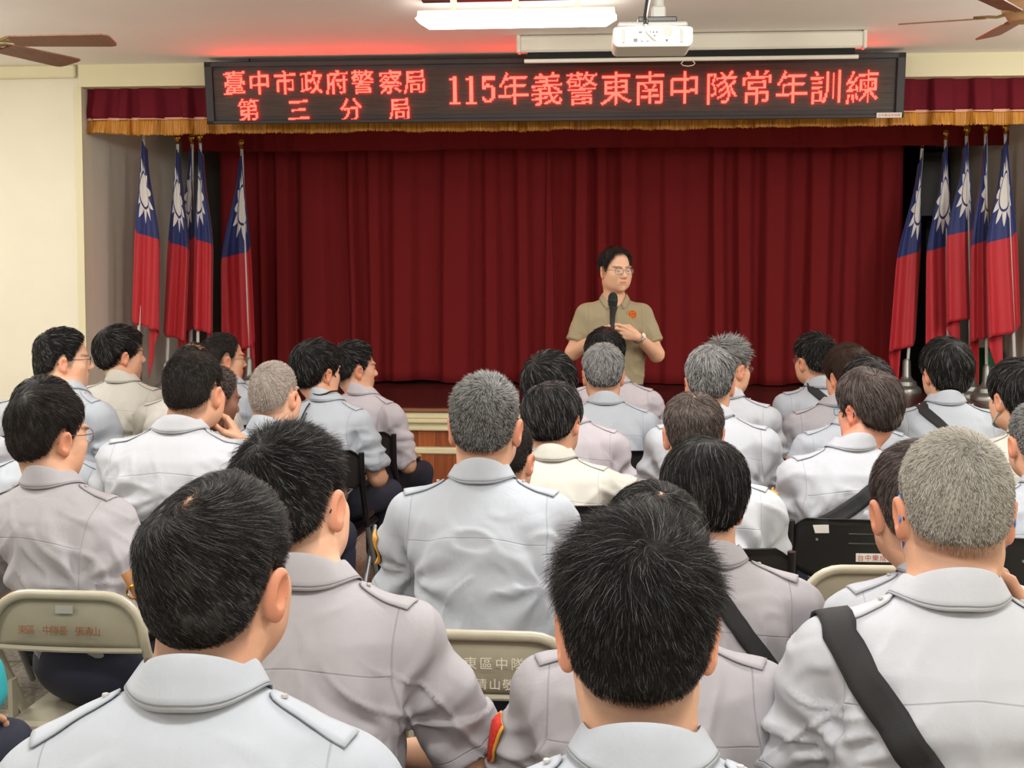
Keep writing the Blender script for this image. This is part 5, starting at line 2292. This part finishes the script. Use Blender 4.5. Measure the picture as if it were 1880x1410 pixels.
# ---------------------------------------------------------------- the seated men
LOWER = lower_body()
H = lambda style, col, **k: dict(style=style, col=col, **k)
M_RIM_BLACK = mat('black_spectacle_frame', lin((22, 20, 20)), .3)
M_RIM_METAL = mat('steel_spectacle_frame', lin((120, 116, 110)), .3, .8)
BALDTOP = ((0, .01, .125, .085),)
WHORL = ((.0, -.075, .092, .026),)
MEN = [
    dict(k='whorl', hx=386, ytop=874, d=1.52, drop=.132, hs=.97, sx=364, ear=1.3, tyaw=-4, hyaw=9, pitch=0, hair=H('short', 'blackgrey', whorl=(-.012, -.052, .112), swirl=.9, bald=((-.018, -.045, .118, .050),), sparse=.16, n=1.15, nape=-.004), shirt='cool', chair='beige', ndz=.004,
         label='man with thinning whorled black crown, front left, ear turned to the stage', short='man with the thinning whorled crown'),
    dict(k='spiky', drop=.118, hx=1172, ytop=952, d=1.42, sx=1180, hyaw=-1, pitch=0, hair=H('spiky', 'black', whorl=(.012, -.066, .102), n=1.3), shirt='cool', chair='beige', skin='pale', glasses=M_RIM_BLACK, ear=1.3, ndz=-.004,
         label='man with spiky black hair seen squarely from behind, nearest to the camera', short='man with spiky black hair'),
    dict(k='silver', hx=1757, ytop=792, d=1.98, sx=1742, hyaw=6, pitch=4, hair=H('crew', 'sand', len=.7, lift=.8, nape=.002, fade=.022, n=1.2, whorl=(.02, -.06, .10)), shirt='white', chair='beige', girth=1.07, neck=.064, pleats=True, wide=1.06, skin='tan', sw=.176, rolls=(((0, -.070, -.086), (.050, .022, .013)), ((0, -.062, -.112), (.052, .022, .012))), mask=(M_MASK_BLUE, M_BLUE_LOOP), glasses=M_RIM_BLACK, ear=1.2,
         elR=(.255, .16, .80), wrR=(.150, .135, .985), handR=dict(d=(-.25, -.05, 1), n=(-1, .1, -.1), s=(.1, -1, 0), curl=(.5, .55, .6, .7), thumb=.3, res=.0045),
         straps=[dict(a=-.178, b=(.09, -.47), w=.052, label='broad black strap crossing the back of the man with cropped silver hair')],
         label='stout man with cropped silver hair and a thick neck fold, hand at his ear', short='man with cropped silver hair'),
    dict(k='front4', hs=1.06, hx=518, ytop=784, d=2.24, sx=574, tyaw=2, hyaw=12, pitch=2, roll=-6, hair=H('spiky', 'black', whorl=(-.008, -.070, .094), n=1.2, lift=.75), shirt='warm', chair='beige', skin='pale', glasses=M_RIM_BLACK, folds=1.3, elR=(.280, .06, .735), sleeve=.96,
         label='man with tousled black hair and black spectacles leaning left behind the whorled head', short='man with tousled black hair'),
    dict(k='combover', hx=1205, ytop=884, d=2.16, sx=1192, hyaw=5, pitch=14, hair=H('thin', 'black', whorl=(.01, -.05, .10), bald=((.03, -.06, .105, .045),), sparse=.3, front=.0), shirt='warm', chair='beige', patch='L',
         label='man with a balding combed-over crown just behind the spiky black head, red shoulder patch', short='man with the combed-over crown'),
    dict(k='chairman', side=-.17, hx=84, ytop=712, d=3.42, sx=96, tyaw=5, hyaw=30, pitch=4, hair=H('short', 'dark', len=1.3, whorl=(-.01, -.06, .10)), shirt='warm', chair='beige', glasses=M_RIM_METAL, girth=1.05,
         label='man with neat dark brown hair and steel spectacles on the lettered beige chair', short='man with neat dark hair at far left'),
    dict(k='greycrew', side=-.05, lean=.11, hx=889, ytop=690, d=3.12, sx=884, hyaw=2, pitch=2, hair=H('crew', 'pepper', len=1.25, whorl=(.02, -.07, .088), n=1.2), shirt='cool', chair='beige', pleats=True, ear=1.4, patch='L', patchm=M_GOLD,
         label='man with upright grey crew cut and large ears in the centre aisle seat', short='man with the upright grey crew cut'),
    dict(k='tilt', hx=1298, ytop=806, d=2.86, sx=1304, tyaw=-4, hyaw=-4, pitch=16, roll=4, hair=H('med', 'black', whorl=(.012, -.05, .11), bald=((.012, -.03, .122, .014),), sparse=.2), shirt='warm', chair='beige', fwd=.07,
         straps=[dict(a=-.04, b=(.15, -.27), w=.04, label='narrow black strap on the back of the man bowing his black-haired head')],
         label='man bowing a head of thick black hair, right of the combed-over crown', short='man bowing his black-haired head'),
    dict(k='hidden9', hs=1.08, hx=1690, ytop=813, d=2.65, sx=1724, hyaw=-2, pitch=4, hair=H('short', 'dull', nape=.008), shirt='grey', chair='beige', ear=1.2,
         label='man with dull brown hair half hidden behind the cropped silver head', short='man half hidden behind the silver head'),
    dict(k='heavy', hs=1.05, hx=352, ytop=646, d=4.15, sx=330, tyaw=-2, hyaw=8, pitch=2, hair=H('crew', 'dark', fade=.018, whorl=(.016, -.02, .12), bald=((.02, -.03, .118, .04),), sparse=.5, len=1.1), shirt='white', chair='black', girth=1.2, sw=.185, neck=.066, wide=1.08, ear=1.3,
         elR=(.27, .20, .80), wrR=(.155, .20, 1.00), handR=dict(d=(-.5, .2, .8), n=(-1, 0, -.3), s=(.2, -1, .1), curl=(.7, .8, .9, 1.0), thumb=.4, res=.006),
         label='heavy man with shaved sides and a thick neck, right hand raised to his chin', short='heavy man with shaved sides'),
    dict(k='bald11', hx=356, ytop=624, d=5.65, sx=345, hyaw=10, pitch=6, hair=H('thin', 'dark', bald=((0, .0, .13, .092),), sparse=.3), shirt='cream', chair='black',
         label='balding man whose bare crown shows above the heavy man with shaved sides', short='balding man behind the heavy man'),
    dict(k='dark12', hx=397, ytop=672, d=4.92, sx=315, tyaw=8, hyaw=42, pitch=14, hair=H('crew', 'dull'), shirt='grey', chair='black', skin='dark',
         label='dark-skinned man in profile just right of the heavy man, looking down', short='dark-skinned man in profile'),
    dict(k='shaved', hs=1.04, hx=501, ytop=664, d=4.7, sx=494, tyaw=14, hyaw=14, pitch=4, hair=H('shaved', 'white'), shirt='cool', chair='black', ear=1.2, skin='pale', wide=1.05,
         label='man with a shaved pale scalp in a bluish shirt', short='man with the shaved scalp'),
    dict(k='lanyard', hs=1.04, hx=579, ytop=624, d=5.655, sx=602, tyaw=20, hyaw=36, pitch=4, hair=H('med', 'black', nape=.006), shirt='cool', chair='black', mask=(M_MASK_BLACK, M_MASK_BLACK), slump=.03,
         label='man in a black face mask with a black cord down his back', short='man in the black mask and cord'),
    dict(k='aisle', hs=1.03, hx=646, ytop=626, d=6.25, sx=668, tyaw=26, hyaw=56, pitch=2, hair=H('short', 'black', len=1.3), shirt='pink', chair='black', sleeve=.95,
         label='dark-haired man in profile at the aisle end, navy knees towards the stage', short='dark-haired man at the aisle end'),
    dict(k='round', hx=110, ytop=603, d=5.25, sx=128, tyaw=26, hyaw=60, pitch=2, hair=H('short', 'black', n=1.1), shirt='cool', chair='black', glasses=M_RIM_BLACK, girth=1.12, wide=1.1, sleeve=.95, skin='pale',
         label='round-faced man in profile with spectacles against the cream wall', short='round-faced man in spectacles'),
    dict(k='sliver', hx=100, ytop=628, d=6.1, sx=72, hyaw=10, hair=H('short', 'black'), shirt='white', chair='black',
         label='man almost hidden behind the round-faced man, back of his head by the wall', short='man almost hidden at the cream wall'),
    dict(k='front18', hx=216, ytop=598, d=5.95, sx=226, tyaw=6, hyaw=48, pitch=2, hair=H('med', 'black', nape=.01), shirt='cream', chair='black',
         label='lean dark-haired man in profile in front of the leftmost flag', short='lean man before the leftmost flag'),
    dict(k='front19', hs=1.04, hx=405, ytop=613, d=6.5, sx=424, tyaw=18, hyaw=52, pitch=2, hair=H('crew', 'dark'), shirt='cool', chair='black', glasses=M_RIM_METAL,
         label='man with cropped dark hair in profile below the fourth flag', short='man in profile below the fourth flag'),
    dict(k='behind20', hx=80, ytop=692, d=4.25, sx=95, hyaw=6, pitch=6, hair=H('med', 'blackgrey'), shirt='cool', chair='black',
         label='man whose dark hair shows just above the neat dark brown head', short='man behind the neat dark head'),
    dict(k='edge21', hx=-85, ytop=655, d=4.65, sx=-92, hyaw=8, hair=H('short', 'black'), shirt='white', chair='black',
         label='man at the left edge of whom only a shirt shoulder shows', short='man at the left edge'),
    dict(k='c22', hs=1.14, hx=1009, ytop=645, d=5.05, sx=1046, tyaw=2, hyaw=6, pitch=6, hair=H('med', 'black', whorl=(-.03, -.07, .085), nape=.004), shirt='pink', chair='black',
         label='man with thick black hair in a pinkish shirt, behind the aisle', short='man with thick black hair'),
    dict(k='c23', hs=1.05, hx=1013, ytop=698, d=4.45, sx=1016, tyaw=4, hyaw=14, pitch=14, roll=-4, hair=H('med', 'blackgrey', whorl=(-.004, -.04, .115), bald=((-.004, -.05, .114, .040),), sparse=.5), shirt='cream', chair='black', elR=(.30, .08, .80),
         label='man with thinning greying hair on his crown, cheek turned to the right', short='man with the thinning greying crown'),
    dict(k='c24', hx=925, ytop=766, d=3.8, sx=926, hyaw=8, pitch=4, hair=H('crew', 'dark', nape=.01), shirt='white', chair='black',
         label='man mostly hidden behind the grey crew cut, black shoulder loop showing', short='man mostly hidden behind the crew cut', epm=M_BLACK),
    dict(k='c25', hs=1.04, hx=1108, ytop=631, d=5.65, sx=1112, hyaw=-2, pitch=8, hair=H('short', 'silver', whorl=(.0, -.066, .098), nape=.006, swirl=.1), shirt='cool', chair='black',
         label='man with silver-grey hair directly below the standing speaker', short='silver-haired man below the speaker'),
    dict(k='c26', hs=1.04, hx=1111, ytop=603, d=6.3, sx=1128, hyaw=0, pitch=8, hair=H('med', 'black', nape=.01), shirt='pink', chair='black',
         label='front row man with black hair right before the standing speaker', short='front row man before the speaker'),
    dict(k='r27', hx=1304, ytop=636, d=4.6, sx=1306, hyaw=4, pitch=6, hair=H('short', 'pepper', whorl=(.01, -.05, .11), nape=.006), shirt='grey', chair='black', girth=1.08,
         label='man with grey hair and broad pale back right of the speaker', short='grey-haired man right of the speaker'),
    dict(k='r28', hx=1336, ytop=620, d=5.5, sx=1332, tyaw=8, hyaw=46, pitch=6, hair=H('spiky', 'pepper', len=1.2), shirt='white', chair='black', glasses=M_RIM_METAL,
         label='man in profile with round metal spectacles behind the grey-haired man', short='man in profile with round spectacles'),
    dict(k='r29', hx=1274, ytop=717, d=3.8, sx=1290, hyaw=0, pitch=6, hair=H('thin', 'dull', whorl=(.0, -.045, .115), bald=((.0, -.055, .108, .055),), sparse=.7), shirt='white', chair='black', ear=1.4, skin='tan',
         label='man with thin brownish grey hair and both ears showing', short='man with thin brownish grey hair'),
    dict(k='r30', hx=1498, ytop=614, d=6.2, sx=1508, tyaw=-4, hyaw=-26, pitch=4, hair=H('spiky', 'black', len=1.2, lift=.8), shirt='cool', chair='black', glasses=M_RIM_METAL,
         straps=[dict(a=-.06, b=(.20, -.26), w=.045, label='black strap on the back of the young man with spiky undercut')],
         label='man with a spiky black undercut facing left before the curtain', short='man with the spiky undercut'),
    dict(k='r31', hx=1560, ytop=633, d=5.55, sx=1536, hyaw=-26, pitch=4, hair=H('long', 'brown', nape=.008), shirt='warm', chair='black', patch='L',
         label='man with full brown hair and an orange shoulder patch', short='man with full brown hair'),
    dict(k='r32', hx=1594, ytop=656, d=4.95, sx=1566, hyaw=-10, pitch=6, hair=H('med', 'blackgrey'), shirt='cool', chair='black', patch='L', patchm=M_ORANGE,
         label='man whose dark head peeks out above the man in cyan spectacles', short='man behind the cyan spectacles'),
    dict(k='r33', hx=1594, ytop=676, d=4.2, sx=1562, tyaw=-4, hyaw=-32, pitch=8, hair=H('med', 'dull', whorl=(.0, -.04, .115), bald=((.0, -.05, .114, .034),), sparse=.6), shirt='grey', chair='black', glasses=M_CYAN, gkind='square', mask=(M_MASK_BLACK, M_MASK_BLACK), girth=1.06, patch='L', patchm=M_GOLD, skin='ruddy',
         straps=[dict(a=.135, b=(-.15, -.25), w=.05, label='black diagonal strap on the back of the man in cyan spectacles')],
         label='man in cyan spectacles and a black mask with thinning brown hair', short='man in cyan spectacles'),
    dict(k='r34', hx=1739, ytop=621, d=5.15, sx=1735, hyaw=-12, pitch=4, hair=H('long', 'black', nape=-.004), shirt='cool', chair='black', girth=1.04, patch='L', patchm=M_ORANGE,
         straps=[dict(a=-.10, b=(.13, -.28), w=.042, label='dark strap on the back of the man with long black hair before the flags')],
         label='man with smooth long black hair in front of the right flags', short='man with smooth long black hair'),
    dict(k='r35', hx=1872, ytop=660, d=4.5, sx=1895, hyaw=-18, pitch=4, hair=H('med', 'blackgrey'), shirt='cream', chair='black', mask=(M_MASK_GREEN, M_MASK_GREEN),
         label='man in a pale green mask and cream shirt at the right edge', short='man in the pale green mask'),
    dict(k='r36', hx=1910, ytop=738, d=3.9, sx=1925, hyaw=-2, pitch=4, hair=H('crew', 'pepper'), shirt='cool', chair='black', ear=1.2,
         label='grey-haired man cut off by the right edge beside the cropped silver head', short='man cut off by the right edge'),
    dict(k='green', hx=-365, ytop=775, d=2.55, sx=-365, tyaw=36, hyaw=20, hair=H('short', 'black'), shirt='green', chair='beige', epaulettes=False,
         label='man beyond the left edge of whom only a navy knee and green sleeve show', short='man beyond the left edge'),
]
CAST = {}
for p in MEN:
    build_person(p)
    CAST[p['k']] = p
for p in MEN:
    chair_for(p, p['chair'], ('beige metal' if p['chair'] == 'beige' else 'black') + ' folding chair under the ' + p['short'])
# one empty chair between the silver head and the man in cyan spectacles
c = at_depth(1606, 1045, 3.36)
c0 = copy_tree(CHAIRS['beige'])
c0.location = (c.x, c.y - CH_Y, 0)
c0.rotation_euler = (0, 0, R(2))
tag(c0, 'empty beige folding chair in front of the black chair with the red-lettered sticker', 'chair', 'beige metal folding chairs')
EMPTY_CHAIR = c0
for o in LOWER:
    bpy.data.objects.remove(o)
# ---------------------------------------------------------------- writing on the chairs
def chair_of(p):
    for o in SC.objects:
        if o.name.startswith('folding_chair') and (o.location - p['O']).length < 1e-4:
            return o


def back_of(ch):
    for c in ch.children:
        if c.name.startswith('backrest') and 'rim' not in c.name:
            return c


b = back_of(chair_of(CAST['chairman']))
yb = CH_Y - .016
writing('東區 中隊長 張清山', .0245, Matrix.Translation((-.012, yb, .700)), 'lettering', M_TXT_RUST, b, adv=.86)
MB().box((.0, yb + .004, .752), (.045, .003, .020)).build('paper_tag', M_GREYP, b, smooth=False)
b = back_of(chair_of(CAST['greycrew']))
writing('東區中隊', .030, Matrix.Translation((.016, yb, .728)), 'lettering', M_TXT_WHITE, b, adv=1.15)
writing('張清山敬贈', .027, Matrix.Translation((.018, yb, .682)), 'lettering', M_TXT_WHITE, b, adv=1.1)
b = back_of(chair_of(CAST['r33']))
st = MB().box((.045, CH_Y - .0135, .693), (.165, .002, .026)).build('donor_sticker', M_LABEL, b, smooth=False)
writing('台中樂成宮捐贈', .0215, Matrix.Translation((.045, CH_Y - .0150, .693)), 'lettering', M_TXT_RED, st, adv=1.06)
st = MB().box((-.148, CH_Y + .001, .778), (.058, .002, .026), rot=Matrix.Rotation(R(-4), 3, 'Y') @ Matrix.Rotation(R(-14), 3, 'Z')).build('inventory_label', M_LABEL, b, smooth=False)

# ---------------------------------------------------------------- cord on the masked man's back, bags by the chairs
p = CAST['lanyard']
gs, B = p['gs'], p['B']
pts = []
for a in np.linspace(-1, 1, 15):
    x, y = B.N[0] + .066 * sin(a * 1.35), B.N[1] - .075 * cos(a * 1.35)
    z = scan_top(gs, x, y, B.N[2] + .1)
    if z is not None:
        pts.append((x, y - .006, z + .03))
tail = []
for u in np.linspace(0, 1, 10):
    z = B.N[2] - .02 - .19 * u
    y = scan_back(gs, -.035, z)
    if y is not None:
        tail.append((-.035 - .006 * sin(u * 3), y - .012, z))
mb = MB().tube(pts, .004, 6)
loop = tail + [(x + .016, y, z + .004) for (x, y, z) in tail[::-1][:8]]
mb.tube(loop, .0038, 6)
o = mb.build('neck_cord', M_BLACK)
o.location, o.rotation_euler = p['O'], (0, 0, p['ty'])
tag(o, 'black neck cord hanging down the back of the masked man', 'cord')

M_LEATHER = mat('tan_leather', lin((150, 100, 48)), .45, noise=.15, nscale=20)
p = CAST['chairman']
mb = MB()
root = empty('shoulder_bag', p['O'], p['ty'])
tag(root, 'tan leather shoulder bag with buckle beside the lettered beige chair', 'bag')
MB().box((.262, .06, .50), (.07, .22, .20), bev=.02).build('bag_body', M_LEATHER, root, smooth=False)
t = MB().tube([(.140, -.16, .83), (.168, -.165, .79), (.205, -.15, .71), (.238, -.09, .61), (.25, -.05, .52)], .016, 8, flat=.25).build('carrying_strap', M_LEATHER, root)
MB().tube([(.168 + .016 * cos(a), -.182, .785 + .016 * sin(a)) for a in np.linspace(0, 2 * pi, 12, endpoint=False)], .003, 6, closed=True).build('buckle', M_FINIAL, t)

p = CAST['green']
O, ty = p['O'], p['ty']
root = empty('cloth_bag', O, ty)
tag(root, 'turquoise cloth bag on the lap of the man beyond the left edge', 'bag')
g = Grid(grid1(-.20, .20, .012), grid1(.20, .50, .012), grid1(.58, .86, .012))
g.add(*ell((.02, .33, .68), (.15, .10, .10)))
g.add(*cone((-.03, .33, .72), (.06, .32, .80), .05, .025), k=.05)
V, Fs = g.nets()
V = V + vert_normals(V, Fs) * (.012 * vnoise(V * 16, 5))[:, None]
make_obj('bag_body', V, Fs, mat('turquoise_cloth', lin((32, 150, 158)), .7), root)
MB().tube([(-.06, .33, .76), (-.04, .33, .84), (.06, .33, .84), (.08, .33, .76)], .010, 8, flat=.4).build('handle', M_GREYP, root)

writing('役', .022, Matrix.Translation((-.105, yb, .715)), 'lettering', M_TXT_RUST, back_of(EMPTY_CHAIR))
p = CAST['front4']
root = empty('belt_pouch', p['O'], p['ty'])
tag(root, 'black pouch with a buckled strap on the hip of the man with tousled black hair', 'pouch')
MB().box((.235, .06, .60), (.055, .11, .13), bev=.012).build('pouch_body', M_BLACK, root, smooth=False)
MB().box((.240, .055, .665), (.062, .115, .03), bev=.008).build('flap', M_STRAP, root, smooth=False)
MB().tube([(.20, -.10, .655), (.235, -.03, .66), (.255, .06, .66)], .016, 8, flat=.25).build('buckled_strap', M_STRAP, root)
MB().box((.256, .0, .66), (.008, .03, .036), bev=.003).build('buckle', M_BLACK, root, smooth=False)

# ---------------------------------------------------------------- the standing speaker
M_TROUSER2 = mat('dark_grey_trousers', lin((44, 44, 48)), .8)
sp = dict(k='speaker', hx=1129, ytop=453, d=6.95, sx=1128, tyaw=175, hyaw=151, pitch=4, roll=0, hres=.0022, fwd=.045, lean=.0,
          hair=H('short', 'dark', len=1.0, front=.010, whorl=(-.03, -.05, .10), n=1.6, rad=.8, nape=.01), shirt='polo', epaulettes=False, legs=False, sleeve=.74, armw=1.0, sw=.150, drop=.100, hs=.97,
          glasses=M_RIM_METAL, gkind='square', skin='pale', group='people standing', folds=.45, girth=1.04, tall=.042, ndz=-.042, z0=.84, gap=30, slump=.0,
          elR=(.232, .03, 1.115), wrR=(.115, .215, 1.205), handR=dict(d=(-.80, .35, .42), n=(-.45, -.65, -.2), s=(.25, .25, .9), curl=(.75, .8, .85, .9), thumb=.5, res=.0035),
          elL=(-.232, .05, 1.105), wrL=(-.105, .225, 1.215), handL=dict(d=(.90, .22, .30), n=(.1, -.75, -.55), s=(-.25, .1, .95), curl=(.25, .3, .35, .4), thumb=.35, res=.0035),
          label='man in a khaki polo shirt and spectacles standing before the stage with a microphone')
build_person(sp)
B, gs = sp['B'], sp['gs']

SM = Matrix.Translation(sp['O']) @ Matrix.Rotation(sp['ty'], 4, 'Z')
body = sp['body']
g = Grid(grid1(-.24, .24, .012), grid1(-.2, .2, .012), grid1(.03, .98, .014))
g.add(*ell((0, -.01, .90), (.165, .120, .12)))
for s in (-1, 1):
    g.add(*cone((s * .085, .0, .86), (s * .095, .01, .47), .088, .066), k=.03)
    g.add(*cone((s * .095, .01, .47), (s * .10, -.01, .06), .066, .062), k=.03)
V, Fs = g.nets()
V = V + vert_normals(V, Fs) * (.005 * vnoise(V * np.array((10, 10, 16)), 4))[:, None]
make_obj('trousers', V, Fs, M_TROUSER2, body)
for s in (-1, 1):
    g = Grid(grid1(s * .10 - .08, s * .10 + .08, .008), grid1(-.12, .26, .008), grid1(-.01, .13, .008))
    g.add(*cone((s * .10, -.02, .045), (s * .115, .15, .035), .043, .038))
    g.add(*cone((s * .10, -.02, .05), (s * .10, -.01, .09), .045, .046), k=.02)
    g.add(lambda X, Y, Z: 0 - Z + 0 * X + 0 * Y, (-1, -1, -1), (1, 1, 1), op='i')
    V, Fs = g.nets()
    make_obj('shoe', V, Fs, M_SHOE, body)
path = [(.006, scan_front(gs, .006, z), z) for z in np.linspace(B.N[2] - .050, B.N[2] - .165, 9)]
ribbon(gs, path, .026, .003, 'placket', SHIRTS['polo'], sh0 := [c for c in body.children if c.name.startswith('shirt')][0], thick=.002)
ribbon(gs, path[:5], .007, .0045, 'placket_opening', mat('dark_undershirt', lin((46, 40, 36)), .9), sh0, thick=.002, ends=([0, .5, 1], [.040, .018, .004]))
# round orange badge on the left breast, ringed in gold
ex, ez = -.092, B.N[2] - .092
ey = scan_front(gs, ex, ez)
em = MB().lathe([(.0005, .0035), (.023, .003), (.0235, 0)], (ex, ey + .006, ez), 28, 'y').build('chest_badge', M_ORANGE, sh_ := [c for c in body.children if c.name.startswith('shirt')][0])
em.rotation_euler = (0, 0, 0)
MB().tube([(ex + .024 * cos(a), ey + .009, ez + .024 * sin(a)) for a in np.linspace(0, 2 * pi, 28, endpoint=False)], .0018, 6, closed=True).build('badge_ring', M_GOLD, em)
MB().tube([(ex + .011 * cos(a), ey + .0105, ez + .002 + .011 * sin(a)) for a in np.linspace(0, pi, 12)], .0016, 6).tube([(ex - .010, ey + .0105, ez - .006), (ex + .010, ey + .0105, ez - .006)], .0016, 6).build('badge_stitching', M_GOLD, em)
# wristwatch
W, E = Vector(B.wr[-1]), Vector(B.el[-1])
ax = (W - E).normalized()
c = W - ax * .018
n1 = ax.orthogonal().normalized()
n2 = ax.cross(n1)
wt = MB().tube([c + n1 * .0315 * cos(a) + n2 * .0315 * sin(a) for a in np.linspace(0, 2 * pi, 24, endpoint=False)], .0075, 8, closed=True, flat=.5).build('wristwatch', M_METAL, body)
fd = Vector((-.1, .8, .55))
fd = (fd - ax * fd.dot(ax)).normalized()
q = c + fd * .034
rot = fd.to_track_quat('Z', 'Y').to_matrix()
MB().lathe([(.017, -.004), (.017, .003), (.014, .005), (.0005, .005)], (0, 0, 0), 20).build('watch_face', M_WHITE, wt)
wf = [c_ for c_ in wt.children][0]
wf.matrix_local = Matrix.Translation(q) @ rot.to_4x4()
# handheld microphone
a, b_ = Vector((.035, .262, 1.175)), Vector((.028, .238, 1.455))
M_MICGRILLE = mat('dark_microphone_grille', lin((34, 46, 46)), .4, .5, bump=.8, bscale=400)
mic = empty('microphone', SM @ a, sp['ty'])
tag(mic, 'black handheld microphone held up to the chest of the standing speaker', 'microphone')
d = b_ - a
u = d.normalized()
L = d.length


def on(t, r):
    return (u * L * t, r)


pts = [on(0, .010), on(.02, .0125), on(.35, .0135), on(.66, .0165), on(.70, .0195), on(.72, .0195)]
MB().tube([p_ for p_, r in pts], [r for p_, r in pts], 18).build('handle', M_BLACK, mic)
pts = [on(.72, .020), on(.75, .0245), on(.84, .0265), on(.92, .0250), on(.97, .018), on(1.0, .006)]
MB().tube([p_ for p_, r in pts], [r for p_, r in pts], 20).build('grille', M_MICGRILLE, mic)
MB().lathe([(.0268, -.004), (.0285, 0), (.0268, .004)], (0, 0, 0), 20).build('grille_band', M_DARKG, mic).matrix_local = Matrix.Translation(u * L * .83) @ u.to_track_quat('Z', 'Y').to_matrix().to_4x4()
